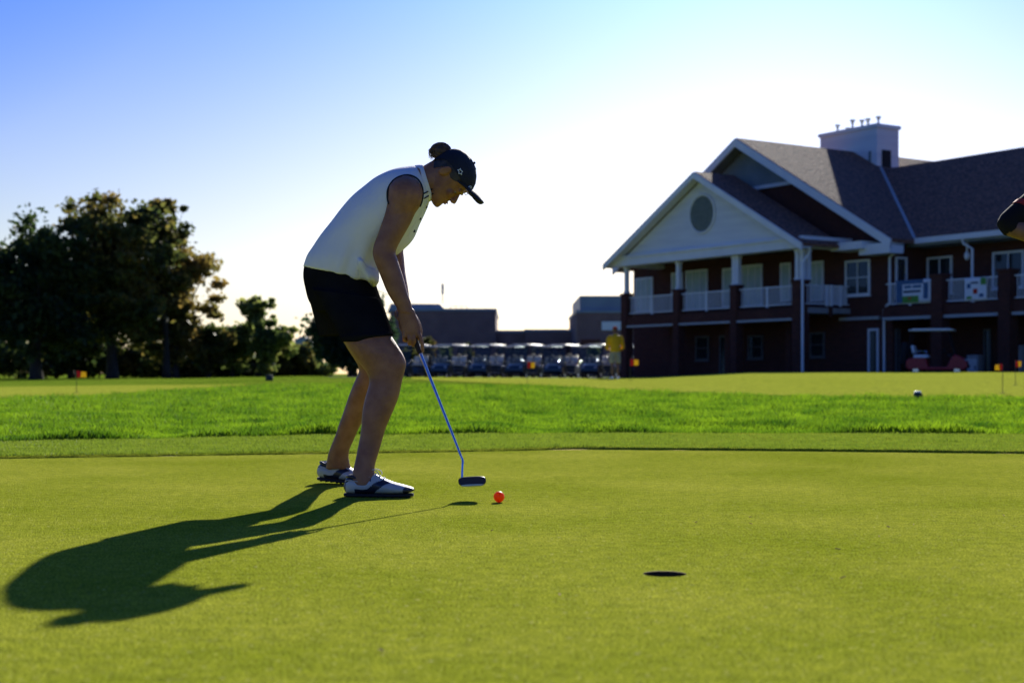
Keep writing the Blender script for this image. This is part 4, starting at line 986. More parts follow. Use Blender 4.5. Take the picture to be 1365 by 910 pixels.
# right wing
V2 = 4.5; WR = 32.; ZR = 10.1; VR = 9.25; VE = 3.2; EW = 5.88; SLW = (ZR-EW)/(VR-VE)
g = G(); g.b2(wr+.002, WR, V2, V2+.35, 0, EAVE+.55); part('wing_wall', g, M['brick'], club)
g = G(); g.b2(WR-.35, WR, V2+.352, 14., 0, EAVE+1.0); part('wing_side_wall', g, M['brick'], club)
g = G(); g.prism([(7.2, VE, EW), (7.2, VR, ZR), (7.2, VR, ZR-.16), (7.2, VE, EW-.16)], (WR+.6-7.2, 0, 0)); g.prism([(7.2, VR, ZR), (7.2, 2*VR-VE, EW), (7.2, 2*VR-VE, EW-.16), (7.2, VR, ZR-.16)], (WR+.6-7.2, 0, 0))
# keep the part of the wing roof that rises above the big gable's slope
bm = bmesh.new(); me_ = mesh_from(g, 'wing_roof'); bm.from_mesh(me_)
nrm = Vector((SL, 0, 1)).normalized(); bmesh.ops.bisect_plane(bm, geom=bm.verts[:]+bm.edges[:]+bm.faces[:], plane_co=Vector((UC, 0, APEX+.10)), plane_no=nrm, clear_inner=True)
bm.to_mesh(me_); bm.free(); wrf = link('wing_roof', me_, M['roof'], club)
g = G(); g.b2(15.45, WR+.6, VE-.14, VE-.005, EW-.22, EW+.0); part('gutter', g, M['trim'], wrf)
g = G(); g.b2(wr+.1, WR+.5, VE, V2-.01, EW-.32, EW-.18); part('soffit', g, M['soffit'], wrf)
# valley flashing where the two roofs meet
g = G(); pts = []
for t in (0, .5, 1): 
    v = VE+t*6.2; z = EW+SLW*(v-VE); u = UC+(APEX+.08-z)/SL; pts.append((u, v, z+.01))
g.tube(pts, .07, 6); part('valley_flashing', g, M['grey_paint'], wrf)
# wing deck, piers, rails
DZ2 = 3.05
g = G(); g.b2(wr+.01, WR-1, 2.15, V2-.003, DZ2-.25, DZ2-.03); part('deck', g, M['concrete'], club)
g = G(); g.b2(wr+.01, WR-1, 1.9, 2.14, 2.62, DZ2); part('deck_fascia', g, M['brick'], club)
g = G(); g.b2(wr+.01, WR-1, 1.86, 2.17, 2.50, 2.615); part('deck_trim', g, M['grey_paint'], club)
wp = [17.7, 20.9, 24.2, 27.6, 30.8]
for i, u in enumerate(wp):
    g = G(); g.b2(u-.27, u+.27, 1.75, 2.27, 0, PZ); g.b2(u-.31, u+.31, 1.71, 2.31, PZ+.002, PZ+.09); part('brick_pier', g, M['brick'], club)
prev = wr+.1
for u in wp: rail((prev, 2.02), (u-.3, 2.02), DZ2+.05, 3.98); prev = u+.3
opening(1236.5, 1270, 343.5, 392, V2, 'window', 'glass', 2, 1); opening(1324, 1366, 336.5, 385, V2, 'window', 'glass', 2, 1)
opening(1193, 1208, 342, 400, 0, 'door', 'glass', 1, 1, plane='u', u=wr)
opening(1193, 1199, 438, 500, 0, 'door', 'glass', 1, 1, plane='u', u=wr, fm='trim_dim'); opening(1312, 1322, 438, 500, V2, 'door', 'glass', 1, 1, fm='trim_dim')
for u in (27., 30.): 
    g = G(); g.b2(u-.5, u+.5, V2-.07, V2-.004, 4., 5.2); f_ = part('window', g, M['trim'], club); g = G(); g.b2(u-.42, u+.42, V2-.09, V2-.072, 4.08, 5.12); part('pane', g, M['glass'], f_)
# back and far side of the house
g = G(); g.b2(wl+.352, WR-.352, 21.6, 21.95, 0, EAVE); part('rear_wall', g, M['brick'], club)
# chimney
g = G(); g.b2(3.75, 7.53, 9.4, 10.95, 8.6, 12.22); chm = part('chimney', g, M['siding'], rf)
g = G(); g.b2(3.67, 7.61, 9.32, 11.03, 12.222, 12.40); part('chimney_cap', g, M['trim'], chm)
g = G(); g.b2(7.532, 7.58, 9.75, 10.35, 10.1, 11.15); part('side_louvre', g, M['dark'], chm)
g = G(); g.b2(7.04, 7.18, 9.36, 9.398, 10.2, 11.1); part('vent_grille', g, M['louvre'], chm)
for px_, h, v in ((1116.5, .45, 10.), (1130, .27, 10.3), (1136.5, .50, 9.8), (1149, .42, 9.9), (1157, .55, 10.4), (1171, .45, 10.)):
    u = uz(px_, 160, v)[0]; u = min(7.4, u); g = G(); g.tube([(u, v, 12.402), (u, v, 12.40+h*.55)], .055, 10); g.tube([(u, v, 12.40+h*.55), (u, v, 12.40+h*.8), (u, v, 12.40+h)], [.06, .10, .16], 12); part('flue', g, M['grey_paint'], chm, smooth='auto')
# downspouts
def spout(pts): 
    g = G(); g.tube(pts, .055, 8); part('downspout', g, M['trim'], club, smooth='auto')
spout([(12.62, -.1, EAVE-.2), (12.62, -.1, EAVE-.45), (12.45, -.33, EAVE-.85), (12.45, -.33, .02)])
q0 = uz(1178, 405, 1.6); 
ua, ub_ = min(14.72, uz(1186, 370, 2.42)[0]), min(14.5, uz(1178.5, 420, 2.42)[0])
spout([(15.36, 2.5, EW-.25), (15.30, 2.42, EW-.45), (ua, 2.42, EW-.75), (ua, 2.42, 3.25), (ub_, 2.42, 2.98), (ub_, 2.42, .02)])
q = uz(1296, 345, 3.3); spout([(q[0]-.35, VE-.07, EW-.22), (q[0]-.35, VE-.0, EW-.38), (q[0], 3.3, EW-.62), (q[0], 3.3, DZ2)])
g = G(); q = uz(1289, 341, 3.5); g.ball((q[0], 3.5, q[1]), (.12, .10, .17), 14, 10); g.b2(q[0]-.03, q[0]+.03, 3.48, 3.52, q[1]+.16, EW-.325); part('hanging_lamp', g, M['white'], club, smooth='auto')

# banners tied to the wing railing
def banner(px0, px1, pt, pb, label, seed, cols_):
    (u0, z1), (u1, _), (_, z0) = uz(px0, pt, 1.95), uz(px1, pt, 1.95), uz(px0, pb, 1.95)
    def wpt(u, v, z): return Vector((OX, OY, BZ+z))+ub*u+vb*v
    base = wpt((u0+u1)/2, 1.95, z0); t = thing('banner', label, 'banner', base, BR)
    g = G(); P = []; nu, nz_ = 24, 8; L = u1-u0; H = z1-z0
    def wv(a, b): return .012*math.sin(a*9+seed)*math.sin(b*3.1)
    for i in range(nu+1):
        for j in range(nz_+1): a, b = i/nu, j/nz_; P.append((-L/2+a*L, wv(a, b), b*H))
    g.grid(P, nu+1, nz_+1); o = part('sheet', g, M['white'], t, smooth=True, recalc=False); solidify(o, .006, 0)
    for nm, a0, a1, b0, b1, m in cols_:
        g = G(); P = []
        for i in range(7):
            for j in range(4): a, b = a0+(a1-a0)*i/6, b0+(b1-b0)*j/3; P.append((-L/2+a*L, wv(a, b)-.008, b*H))
        g.grid(P, 7, 4); part(nm, g, m, t, recalc=False)
MB_, MG_, MD_ = mat('banner_blue_ink', (.07, .15, .28), (.05, .11, .22)), mat('banner_green_ink', (.12, .32, .05), (.09, .26, .04)), mat('banner_dark_ink', (.03, .05, .10))
banner(1194.5, 1256, 374.5, 404.5, 'long white, blue and green banner on the balcony railing above the maroon cart', 1.,
       [('blue_field', .0, .14, .0, 1., MB_), ('blue_field', .14, .60, .82, 1., MB_), ('lettering_bar', .18, .34, .64, .76, MB_), ('lettering_bar', .37, .56, .64, .76, MB_), ('lettering_bar', .16, .54, .44, .54, MD_), ('green_field', .05, .50, .0, .30, MG_),
        ('red_mark', .26, .34, .12, .24, M['red']), ('blue_figure', .60, .70, .15, .85, MB_), ('blue_figure', .78, .84, .3, .95, MB_), ('dark_figure', .88, .96, .1, .6, MD_), ('dark_figure', .64, .68, .4, .7, MD_)])
banner(1285.5, 1315.5, 371, 401.5, 'short white banner with green and red marks between two brick piers', 2.,
       [('green_mark', .72, .98, .68, .98, MG_), ('red_mark', .40, .58, .30, .52, M['red']), ('blue_mark', .12, .30, .55, .75, MB_), ('dark_mark', .30, .62, .74, .82, MD_), ('green_mark', .10, .34, .08, .2, MG_), ('blue_mark', .66, .86, .15, .3, MB_)])
# air conditioner and utility boxes against the wing
def wpt(u, v, z=0): return Vector((OX, OY, BZ+z))+ub*u+vb*v
def boxunit(name, label, cat, px0, px1, pt, v, fan):
    (u0, z1), (u1, _) = uz(px0, pt, v), uz(px1, pt, v); t = thing(name, label, cat, wpt((u0+u1)/2, v+.2), BR); w_ = u1-u0
    g = G(); g.box((0, 0, z1/2), (w_, .36, z1), bev=.02); part('casing', g, M['grey_paint'], t, smooth='auto')
    if fan:
        for zc in (z1*.72, z1*.28):
            g = G(); g.tube([(.30*w_*math.cos(a), -.19, zc+.30*w_*math.sin(a)) for a in np.linspace(0, 6.283, 25)], .012, 6); g.cyl((0, -.185, zc), .28*w_, .01, 'y', 24); f_ = part('fan_opening', g, M['dark'], t)
            g = G()
            for k in range(5): a = k*1.2566; g.box((.13*w_*math.cos(a), -.195, zc+.13*w_*math.sin(a)), (.24*w_, .006, .07*w_), Matrix.Rotation(-a, 3, 'Y'))
            part('fan_blades', g, M['grey_paint'], f_)
    else:
        g = G(); g.b2(-w_*.4, w_*.4, -.195, -.181, z1*.15, z1*.85); part('cover_panel', g, M['white'], t)
        g = G(); g.b2(w_*.25, w_*.32, -.215, -.196, z1*.45, z1*.6); part('latch', g, M['dark'], t)
boxunit('air_conditioner', 'grey air conditioning unit with fan grilles under the right balcony', 'air conditioner', 1331, 1348, 460, 2.6, True)
boxunit('utility_cabinet', 'grey utility cabinet just right of the maroon golf cart', 'cabinet', 1288, 1303, 473, 3.2, False)
boxunit('utility_cabinet', 'tall narrow grey utility cabinet right of the air conditioning unit', 'cabinet', 1352, 1359, 460, 2.6, False)

# ------------------------------------------------------------------ far buildings
def farpt(px, Y, z=0): return Vector(((px-682.5)*Y/F, Y, z))
def fz(py, Y): return CH+(HY-py)*Y/F
def far_block(label, Y, blocks, cat='building', name='brick_building'):
    x0 = (min(b[1] for b in blocks)+max(b[2] for b in blocks))/2; base = farpt(x0, Y, -.6); t = thing(name, label, cat, base, 0)
    for nm, p0, p1, pt, dy, dep, m in blocks:
        a, b = farpt(p0, Y+dy), farpt(p1, Y+dy); zt = fz(pt, Y+dy)
        g = G(); g.b2(a.x-base.x, b.x-base.x, dy, dy+dep, 0, zt-base.z); w_ = part(nm, g, m, t)
        if m is M['brick_far']:
            g = G(); g.b2(a.x-base.x-.1, b.x-base.x+.1, dy-.1, dy+dep+.1, zt-base.z+.002, zt-base.z+.3); part('parapet', g, M['metal_blue'], w_)
    return t
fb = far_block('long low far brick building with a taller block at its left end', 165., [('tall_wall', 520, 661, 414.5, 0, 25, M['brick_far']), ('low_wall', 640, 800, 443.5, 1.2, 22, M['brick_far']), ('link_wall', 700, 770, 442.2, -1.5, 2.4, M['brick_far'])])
g = G(); a, b, c, d = farpt(515, 178), farpt(597, 178), farpt(590, 178), farpt(520, 178); zz = [fz(y, 178)+.6 for y in (416, 404)]; bx_ = farpt(660, 165)
g.prism([(a.x-bx_.x, 14, zz[0]), (b.x-bx_.x, 14, zz[0]), (c.x-bx_.x-.4, 14, zz[1]-.05), (d.x-bx_.x, 14, zz[1])], (0, 6, 0)); part('roof_plant_room', g, M['metal_blue'], fb)
g = G(); p0, p1 = farpt(600, 165), farpt(622, 165)
for x in np.linspace(p0.x, p1.x, 4): g.b2(x-bx_.x-.04, x-bx_.x+.04, 1, 1.08, fz(414, 165)+.6, fz(407, 165)+.6)
g.b2(p0.x-bx_.x, p1.x-bx_.x, 1, 1.08, fz(407.6, 165)+.6, fz(406.8, 165)+.6); part('roof_guard_rail', g, M['grey_paint'], fb)
g = G(); am = farpt(590, 172); g.tube([(am.x-bx_.x, 7, fz(405, 172)+.6), (am.x-bx_.x, 7, fz(379, 172)+.6)], .07, 6); g.tube([(am.x-bx_.x, 7, fz(392, 172)+.6), (am.x-bx_.x, 7, fz(378, 172)+.6)], .16, 8); part('antenna', g, M['grey_paint'], fb)
for i in range(9):
    a = farpt(668+i*11, 163.5); g = G(); g.b2(a.x-bx_.x-.25, a.x-bx_.x+.25, -1.62 if 700 < 668+i*11 < 770 else 1.08, -1.52 if 700 < 668+i*11 < 770 else 1.18, fz(470, 165)+.6, fz(461, 165)+.6); part('window', g, M['glass'], fb)
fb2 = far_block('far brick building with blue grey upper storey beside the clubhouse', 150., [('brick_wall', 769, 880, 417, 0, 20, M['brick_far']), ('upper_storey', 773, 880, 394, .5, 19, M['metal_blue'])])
bx_ = farpt((769+880)/2, 150)
g = G(); a, b = farpt(802, 150), farpt(836, 150); g.b2(a.x-bx_.x, b.x-bx_.x, -.12, -.02, fz(440, 150)+.6, fz(428.5, 150)+.6); part('white_panel', g, M['white'], fb2)
g = G(); a, b = farpt(774, 150), farpt(800, 150); g.b2(a.x-bx_.x, b.x-bx_.x, -.1, -.01, fz(462, 150)+.6, fz(452, 150)+.6); part('window', g, M['glass'], fb2)
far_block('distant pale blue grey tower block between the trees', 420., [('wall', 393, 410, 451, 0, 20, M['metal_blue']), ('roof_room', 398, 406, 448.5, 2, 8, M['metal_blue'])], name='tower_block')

# ------------------------------------------------------------------ trees
def leaves(C_, Rr, n, size, seed):
    """leaf faces spread through clumps: centres C_, radii Rr"""
    rg = np.random.default_rng(seed); k = len(C_); pick = rg.integers(0, k, n)
    d = rg.normal(size=(n, 3)); d /= np.linalg.norm(d, axis=1)[:, None]; rad = np.minimum(np.abs(rg.normal(size=n))*.78+.06, 1.9)
    P = np.array(C_)[pick]+d*(np.array(Rr)[pick]*rad)[:, None]*np.array([1.1, 1.1, .68])
    a = rg.normal(size=(n, 3)); a /= np.linalg.norm(a, axis=1)[:, None]; b = rg.normal(size=(n, 3)); b -= a*(a*b).sum(1)[:, None]; b /= np.linalg.norm(b, axis=1)[:, None]
    s = size*(.55+.9*rg.random(n))[:, None]
    V = np.empty((n, 4, 3)); V[:, 0] = P-a*s; V[:, 1] = P+b*s*.55; V[:, 2] = P+a*s; V[:, 3] = P-b*s*.55
    return V.reshape(-1, 3)
def quad_mesh(name, V):
    n = len(V)//4; me = bpy.data.meshes.new(name); me.vertices.add(n*4); me.vertices.foreach_set('co', V.ravel()); me.loops.add(n*4); me.polygons.add(n)
    me.loops.foreach_set('vertex_index', np.arange(n*4, dtype=np.int32)); me.polygons.foreach_set('loop_start', (np.arange(n)*4).astype(np.int32)); me.update(calc_edges=True); return me
def tree(label, px, top, halfpx, Y, m, seed, bottom=None, n=16000, nclump=70, trunk=.3, size=.19, name='tree', group='trees beyond the far green', lobes=None, gap=.0, base_py=505, shape=1., clumpk=1.):
    random.seed(seed); x = (px-682.5)*Y/F; z0 = terr(x, Y)-.05; H = fz(top, Y)-z0; Rw = halfpx*Y/F
    t = thing(name, label, 'tree' if name != 'shrub' else 'shrub', (x, Y, z0), 0, group)
    bz = H*.22 if bottom is None else fz(bottom, Y)-z0
    cz, rz_ = (H+bz)/2, (H-bz)/2
    C_, Rr, SP = [], [], []
    tries = 0
    while len(C_) < nclump and tries < 5000:
        tries += 1
        d = Vector((random.gauss(0, 1), random.gauss(0, 1), random.gauss(0, 1))).normalized(); q = random.random()**.45
        rr = random.uniform(.12, .25)*min(Rw, rz_*1.3)*clumpk
        bul = 1+.28*noise.noise(d*1.7+Vector((seed, 0, 0)))
        p = Vector((d.x*(Rw-rr*.7), d.y*(Rw-rr*.7)*.85, d.z*(rz_-rr*.6)))*q*bul
        if shape != 1.: w_ = 1-(1-shape)*max(0, (p.z/rz_+1)/2); p.x *= w_; p.y *= w_
        p.z += cz
        if noise.noise(p*.55+Vector((0, seed, 0))) < -.36+gap: continue
        if p.z+rr*.7 > H: p.z = H-rr*.7
        C_.append(tuple(p)); Rr.append(rr)
    # fine outlying sprays
    for k in range(int(nclump*.5)):
        d = Vector((random.gauss(0, 1), random.gauss(0, 1), random.gauss(.2, 1))).normalized(); bul = 1.02+.28*noise.noise(d*1.7+Vector((seed, 0, 0)))
        p = Vector((d.x*Rw, d.y*Rw*.85, d.z*rz_))*bul*random.uniform(.74, .93); 
        if shape != 1.: w_ = 1-(1-shape)*max(0, (p.z/rz_+1)/2); p.x *= w_; p.y *= w_
        p.z += cz; 
        if p.z > .25: C_.append(tuple(p)); Rr.append(random.uniform(.12, .22)*min(Rw, rz_*1.3)*clumpk); SP.append(len(C_)-1)
    w_ = np.array(Rr)**1.6
    # more leaves in bigger clumps: repeat centres
    rep = np.maximum(2, np.round(w_/w_.min()*2.)).astype(int)
    for q in SP: rep[q] = 1
    rep = np.minimum(rep, 12); Cx = [c for c, r in zip(C_, rep) for _ in range(min(r, 14))]; Rx = [q for q, r in zip(Rr, rep) for _ in range(min(r, 14))]
    link('crown', quad_mesh('crown', leaves(Cx, Rx, n, size, seed)), m, t)
    if trunk:
        g = G(); th = max(bz*1.1, H*.35); lean = random.uniform(-.04, .04)*H
        tp = [(0, 0, -.1), (lean*.1, 0, th*.3), (lean*.5, .1, th*.7), (lean, 0, th), (lean*1.2, 0, H*.62), (lean*1.1, .1, H*.85)]
        g.tube([Vector((0, 0, -.1))]+tp[1:], [trunk*1.5, trunk*1.0, trunk*.85, trunk*.7, trunk*.4, trunk*.12], 12, sub=3)
        tk = part('trunk', g, M['bark'], t, smooth=True)
        g = G(); idx = list(range(len(C_))); random.shuffle(idx)
        for i in idx[:min(len(idx), 44)]:
            e = Vector(C_[i]); q = random.uniform(.25, .8)*min(1, e.z/H+.1); s_ = Vector((lean*q, 0, max(.2, min(e.z-.3, th*.5+q*H*.45)))); mid = s_.lerp(e, .5)+Vector((random.uniform(-.3, .3), random.uniform(-.3, .3), random.uniform(-.1, .5)))*Rw*.15
            g.tube([s_, mid, e], [trunk*.35, trunk*.2, trunk*.05], 6, sub=3)
        part('limbs', g, M['bark'], tk, smooth=True)
    return t
tree('tall broad oak with green and rust leaves, the highest of the left trees', 150, 246, 92, 84, M['leaf_autumn'], 11, bottom=478, n=29000, nclump=80, gap=.11, trunk=.30)
tree('dark green oak at the left edge behind the flag', 48, 292, 82, 80, M['leaf_dark'], 12, bottom=488, n=27000, nclump=72, gap=.12, trunk=.30)
tree('rust brown oak on the right side of the oak group', 232, 312, 66, 88, M['leaf_rust'], 13, bottom=488, n=24000, nclump=70, gap=.07, trunk=.24)
tree('thin topped oak limb tree leaning out right of the tallest oak', 222, 262, 34, 86, M['leaf_autumn'], 14, bottom=360, n=6500, nclump=34, trunk=.18, gap=.12)
tree('dark tree cut by the left edge of the view', -45, 318, 66, 86, M['leaf_dark'], 15, bottom=492, n=22000, nclump=70, trunk=.35)
tree('low dark tree between the two big oak trunks', 95, 392, 52, 92, M['leaf_dark'], 16, bottom=500, n=22000, nclump=60, trunk=.2)
tree('small tree with a bare stem and a thin tuft of leaves on top', 344, 394, 27, 92, M['leaf_mid'], 17, bottom=432, n=4200, nclump=36, clumpk=.75, trunk=.15, gap=.1)
tree('bushy green tree left of the thin topped tree', 310, 428, 40, 93, M['leaf_mid'], 18, bottom=494, n=12000, nclump=50, trunk=.12)
tree('round green tree right of the thin topped tree', 362, 424, 34, 91, M['leaf_mid'], 19, bottom=496, n=12000, nclump=46, trunk=.12)
tree('yellowish bush in front of the pale tower block', 392, 456, 30, 95, M['leaf_yellow'], 20, bottom=500, n=8000, nclump=36, trunk=.08)
tree('pale green bush right of the tower block', 412, 455, 20, 98, M['leaf_mid'], 21, bottom=500, n=5000, nclump=26, trunk=.08)
tree('rust and green tree at the right end of the oak group', 278, 430, 36, 90, M['leaf_autumn'], 22, bottom=492, n=11000, nclump=44, trunk=.14)
tree('dark evergreen tree behind her legs', 470, 384, 52, 82, M['leaf_ever'], 23, bottom=496, n=24000, nclump=80, trunk=.25, clumpk=1.25)
# low growth under and between the trees
spec = [(-20, 455, 45, 'leaf_dark'), (25, 462, 34, 'leaf_mid'), (62, 466, 28, 'leaf_yellow'), (100, 468, 26, 'leaf_dark'), (132, 462, 24, 'leaf_mid'), (165, 458, 30, 'leaf_autumn'), (200, 462, 28, 'leaf_mid'), (238, 466, 26, 'leaf_dark'), (268, 472, 22, 'leaf_yellow'), (300, 474, 22, 'leaf_dark'), (338, 468, 26, 'leaf_ever'), (372, 478, 20, 'leaf_dark'), (400, 484, 22, 'leaf_yellow'), (428, 482, 20, 'leaf_mid'), (505, 470, 26, 'leaf_mid')]
wds = {'leaf_dark': 'dark green', 'leaf_mid': 'mid green', 'leaf_yellow': 'yellow green', 'leaf_autumn': 'rust tinged', 'leaf_ever': 'blackish green'}
plc = ['cut by the left edge', 'left of the first oak trunk', 'left of the flag', 'right behind the left flag', 'between the oak trunks', 'under the tallest oak', 'right of the tallest oak trunk', 'under the rust brown oak', 'at the right end of the oaks', 'where the oaks give way to low trees', 'under the thin topped tree', 'right of the thin topped tree', 'below the pale tower block', 'left of her near knee', 'beside the first golf carts']
for i, (px, top, hp, m) in enumerate(spec):
    tree('low %s shrub %s' % (wds[m], plc[i]), px, top-(8 if i < 9 else 0), hp*1.25, 96 if i < 14 else 99, M[m], 40+i, bottom=508, n=7500, nclump=34, trunk=.05, name='shrub', group='low shrubs under the trees', size=.15)
for i, (px, top, hp, m, l) in enumerate([(570, 448, 12, 'leaf_rust', 'small orange tree behind the left end of the cart row'), (548, 452, 14, 'leaf_yellow', 'small yellow green tree behind her hands'), (624, 456, 9, 'leaf_yellow', 'small yellow tree behind the golf carts'), (792, 452, 10, 'leaf_mid', 'small green tree left of the person in yellow'), (594, 458, 9, 'leaf_mid', 'small green tree just left of the yellow one behind the carts')]):
    tree(l, px, top, hp, 118, M[m], 70+i, bottom=492, n=2600, nclump=20, trunk=.08, name='small_tree', group='small trees behind the cart row', size=.14)

# ------------------------------------------------------------------ golf carts, flags, tee markers
def make_cart(label, body_m, roof_m, group=None, seat_m='vinyl', name='golf_cart'):
    t = thing(name, label, 'golf cart', (0, 0, 0), 0, group)      # faces +X
    g = G()
    side = [(-1.12, .34), (-1.14, .62), (-.98, .74), (-.42, .74), (-.36, .66), (-.30, .38), (.42, .38), (.52, .60), (.62, .80), (.74, .86), (1.02, .74), (1.16, .58), (1.18, .36), (1.05, .26), (-1.0, .26)]
    g.prism([(x, -.56, z) for x, z in side], (0, 1.12, 0)); bd = part('body', g, body_m, t)
    bv = bd.modifiers.new('b', 'BEVEL'); bv.width = .04; bv.segments = 3; bv.limit_method = 'ANGLE'
    g = G(); g.box((1.17, 0, .40), (.08, 1.0, .12), bev=.03); g.box((-1.16, 0, .40), (.08, 1.0, .12), bev=.03); part('bumper', g, M['sole'], t, smooth='auto')
    g = G(); g.b2(-.29, .42, -.50, .50, .382, .40); part('floor_mat', g, M['sole'], t)
    g = G(); g.box((-.58, 0, .80), (.56, 1.02, .13), bev=.05); part('seat', g, M[seat_m], t, smooth='auto')
    for s_ in (-1, 1):
        g = G(); g.box((-.88, s_*.26, 1.08), (.10, .46, .34), Matrix.Rotation(R(-10), 3, 'Y'), bev=.04); part('backrest', g, M[seat_m], t, smooth='auto')
    g = G(); g.box((-.18, 0, 1.84), (1.72, 1.14, .06), bev=.028); g.box((-.18, 0, 1.885), (1.45, .9, .04), bev=.018); part('roof', g, roof_m, t, smooth='auto')
    for s_ in (-1, 1):
        g = G(); g.tube([(.72, s_*.50, .82), (.60, s_*.50, 1.25), (.46, s_*.50, 1.82)], .018, 8); part('front_post', g, M['sole'], t)
        g = G(); g.tube([(-1.02, s_*.50, .70), (-1.0, s_*.50, 1.3), (-.92, s_*.50, 1.82)], .018, 8); part('rear_post', g, M['sole'], t)
        g = G(); g.ball((1.10, s_*.40, .64), (.05, .09, .05), 12, 8); part('headlight', g, M['lamp_lens'], t, smooth=True)
        g = G(); g.tube([(-.45, s_*.52, .88), (-.45, s_*.54, 1.0), (-.72, s_*.54, 1.02), (-.9, s_*.54, .95)], .014, 6, sub=3); part('arm_rail', g, M['chrome'], t)
    g = G(); g.slab((.73, -.49, .84), (.73, .49, .84), (.47, .49, 1.80), (.47, -.49, 1.80), .006); part('windscreen', g, M['windshield'], t)
    g = G(); g.b2(.45, .60, -.48, .48, .80, .90); part('dashboard', g, M['sole'], t)
    g = G(); c = Vector((.28, -.24, 1.02)); rt_ = Matrix.Rotation(R(-55), 3, 'Y'); g.tube([c+rt_ @ Vector((.16*math.cos(a), .16*math.sin(a), 0)) for a in np.linspace(0, 6.283, 21)], .014, 6); g.tube([c, (.5, -.24, .84)], .016, 6)
    for a in (0, 2.1, 4.2): g.tube([c, c+rt_ @ Vector((.16*math.cos(a), .16*math.sin(a), 0))], .008, 5)
    part('steering_wheel', g, M['sole'], t)
    for x in (-.76, .80):
        for s_ in (-1, 1):
            g = G(); A = []
            for k in range(25): a = 2*math.pi*k/24; A.append((x+.165*math.cos(a), s_*.50, .225+.165*math.sin(a)))
            g.tube(A, .062, 8); wh = part('wheel', g, M['tyre'], t, smooth=True)
            g = G(); g.cyl((x, s_*.53, .225), .115, .06, 'y', 18); g.cyl((x, s_*.565, .225), .03, .02, 'y', 10); part('rim', g, M['chrome'], wh, smooth='auto')
    g = G(); g.b2(-1.3, -1.12, -.42, .42, .50, .54)
    for y in (-.42, 0, .42): g.tube([(-1.13, y, .52), (-1.34, y, .54), (-1.2, y, 1.08), (-1.0, y, 1.12)], .014, 6)
    part('bag_rack', g, M['sole'], t)
    g = G(); g.box((-1.24, -.20, .95), (.22, .24, .85), Matrix.Rotation(R(6), 3, 'Y'), bev=.05); g.box((-1.24, .22, .93), (.22, .24, .80), Matrix.Rotation(R(5), 3, 'Y'), bev=.05); 
    bg_ = None
    part('bag_well', g, M['sole'], t, smooth='auto')
    return t
proto = make_cart('dark blue green golf cart at the left end of the front row, behind her hands', M['cart_body'], M['cart_roof'], 'golf carts parked in rows behind the green')
front = [(548, 78.5), (600, 78.3), (650, 78.2), (700, 78), (750, 77.8), (800, 77.6), (851, 77.2)]
ords = ['dark golf cart behind her hands, first of the front row', 'dark golf cart left of the putter flag, second in the front row', 'dark golf cart just left of the middle red flag, third in the front row', 'dark golf cart directly behind the middle red flag', 'dark golf cart midway between middle flag and person in yellow', 'dark golf cart partly behind the person in yellow', 'dark golf cart beside the clubhouse porch, right end of front row']
back = ['dark golf cart in the back row behind the first gap from the left', 'dark golf cart in the back row behind the second gap from the left', 'dark golf cart in the back row left of the middle red flag', 'dark golf cart in the back row right of the middle red flag', 'dark golf cart in the back row left of the person in yellow', 'dark golf cart in the back row right of the person in yellow']
def put_cart(c, px, Y, rz, label):
    x = (px-682.5)*Y/F; c.location = (x, Y, max(terr(x, Y), .19)+.014 if Y < 78 else terr(x, Y)+.014); c.rotation_euler = (0, 0, R(rz)); c['label'] = label
for i, (px, Y) in enumerate(front):
    c = proto if i == 0 else copy_tree(proto); put_cart(c, px, Y, -118+random.uniform(-9, 9), ords[i])
for i in range(6):
    c = copy_tree(proto); put_cart(c, 576+i*51, 82.5, -118+random.uniform(-9, 9), back[i])
red = make_cart('maroon golf cart with pale roof parked in front of the clubhouse wing', M['cart_red'], M['cart_roof2'], None, 'white')
px, Y = 1249, 53.5; x = (px-682.5)*Y/F; red.location = (x, Y, .40); red.rotation_euler = (0, 0, R(-22)); red.scale = (.95, .95, .94)
gb = None

def flag(px, pb, ptop, fpx, label, Y=None):
    Y = Y or solveY(px, pb); x = (px-682.5)*Y/F; z = terr(x, Y)+.012; H = fz(ptop, Y)-z
    t = thing('practice_flag', label, 'flag', (x, Y, z), 0, 'small flags marking the practice holes')
    g = G(); g.tube([(0, 0, 0), (0, 0, H)], .006, 8); part('pole', g, M['cart_body'], t)
    s_ = Y/F; w_, h = abs(fpx)*s_, 9.5*s_; sg_ = 1 if fpx > 0 else -1
    for nm, a, b, m in (('red_half', 0, .45, M['red']), ('yellow_half', .45, 1., M['flag_y'])):
        g = G(); P = []
        for i in range(7):
            q = a+(b-a)*i/6
            for j in range(5): k = j/4; P.append((sg_*q*w_, .02*math.sin(q*6+k*2), H-k*h*(1-.25*q)-q*h*.16))
        g.grid(P, 7, 5); o = part(nm, g, m, t, recalc=False, smooth=True); solidify(o, .002, 0)
    g = G(); g.cyl((0, 0, .003), .055, .006, n=20); part('hole_cup', g, M['dark'], t)
    return t
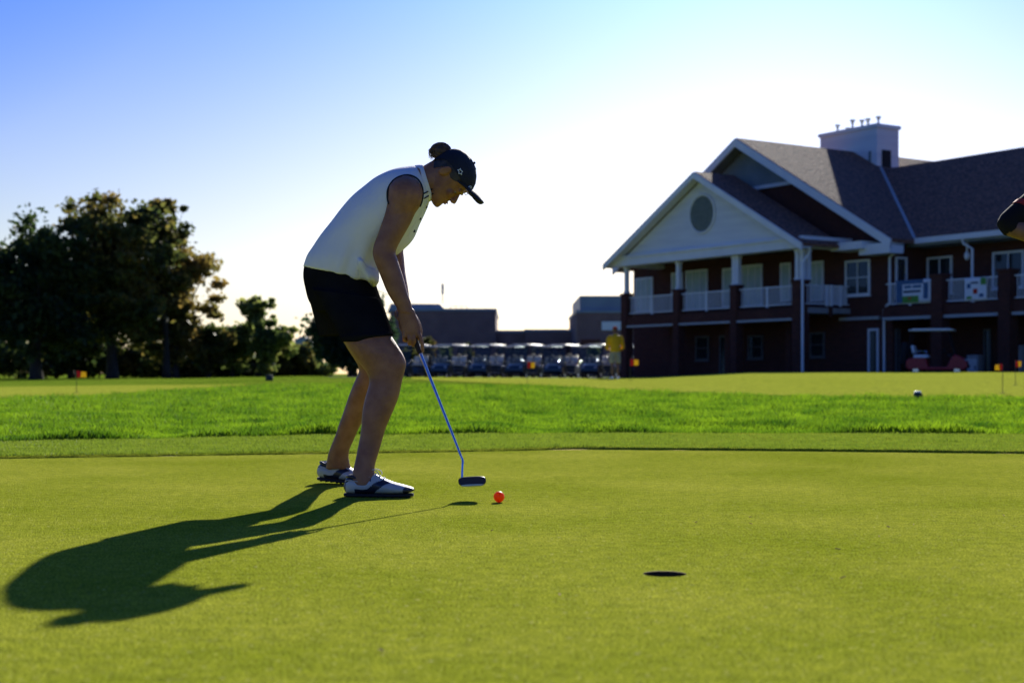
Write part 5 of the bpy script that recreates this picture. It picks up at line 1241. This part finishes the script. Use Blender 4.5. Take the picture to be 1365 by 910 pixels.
flag(102, 524, 494, 13, 'red and yellow flag at the left in front of the dark oak')
flag(703, 512.5, 481.5, 10, 'red and yellow flag in the middle in front of the cart row')
flag(840, 507, 478, 11, 'red and yellow flag just right of the person in yellow')
flag(1336.5, 525, 484.5, -10, 'nearer red and yellow flag in front of the air conditioning unit')
flag(1353.5, 514, 480, 8, 'farther red and yellow flag at the right edge')
def marker(px, pb, wpx, hpx, label, white):
    Y = solveY(px, pb); x = (px-682.5)*Y/F; s_ = Y/F; t = thing('tee_marker', label, 'marker', (x, Y, terr(x, Y)+.005), R(8))
    w_, h = wpx*s_, hpx*s_
    g = G(); g.box((0, 0, h*.36), (w_, w_*.8, h*.72), bev=w_*.08); part('block', g, M['marker'], t, smooth='auto')
    g = G(); g.box((-w_*.02, 0, h*.84), (w_*.8, w_*.6, h*.24), bev=w_*.08); part('top', g, M['white'] if white else M['marker'], t, smooth='auto')
marker(1223.5, 531, 9.5, 10, 'small dark green marker block with a white top on the far grass', True)
marker(359, 507.5, 10, 8, 'small dark marker block on the grass before the thin topped tree', False)
# dry leaf scraps lying on the green
random.seed(21)
for px, py, s_ in ((1124, 771, 1.), (508, 869, 1.1), (1184, 703, .9), (1172, 716, .7), (928, 697, .6), (1001, 699, .7), (1117, 733, .9), (1338, 688, .8), (746, 794, .8), (656, 708, .5), (1000, 690, .5), (1218, 700, .6)):
    Y = CH*F/(py-HY); x = (px-682.5)*Y/F; a = random.uniform(0, 3.14); L = .0085*s_
    g = G(); P = []
    for i in range(5):
        q = i/4; w_ = .35*math.sin(math.pi*(.12+.76*q))
        for j in (-1, 0, 1): P.append((x+math.cos(a)*(q-.5)*2*L-math.sin(a)*j*w_*L, Y+math.sin(a)*(q-.5)*2*L+math.cos(a)*j*w_*L, .0025+.0018*abs(j)+.002*q*q))
    g.grid(P, 5, 3); o = part('dry_leaf', g, M['leaf_litter'], loc=(x, Y, 0), recalc=False); solidify(o, .0006, 0); tag(o, 'tiny pale dry leaf scrap lying on the putting green', 'leaf', 'dry leaf scraps on the green')
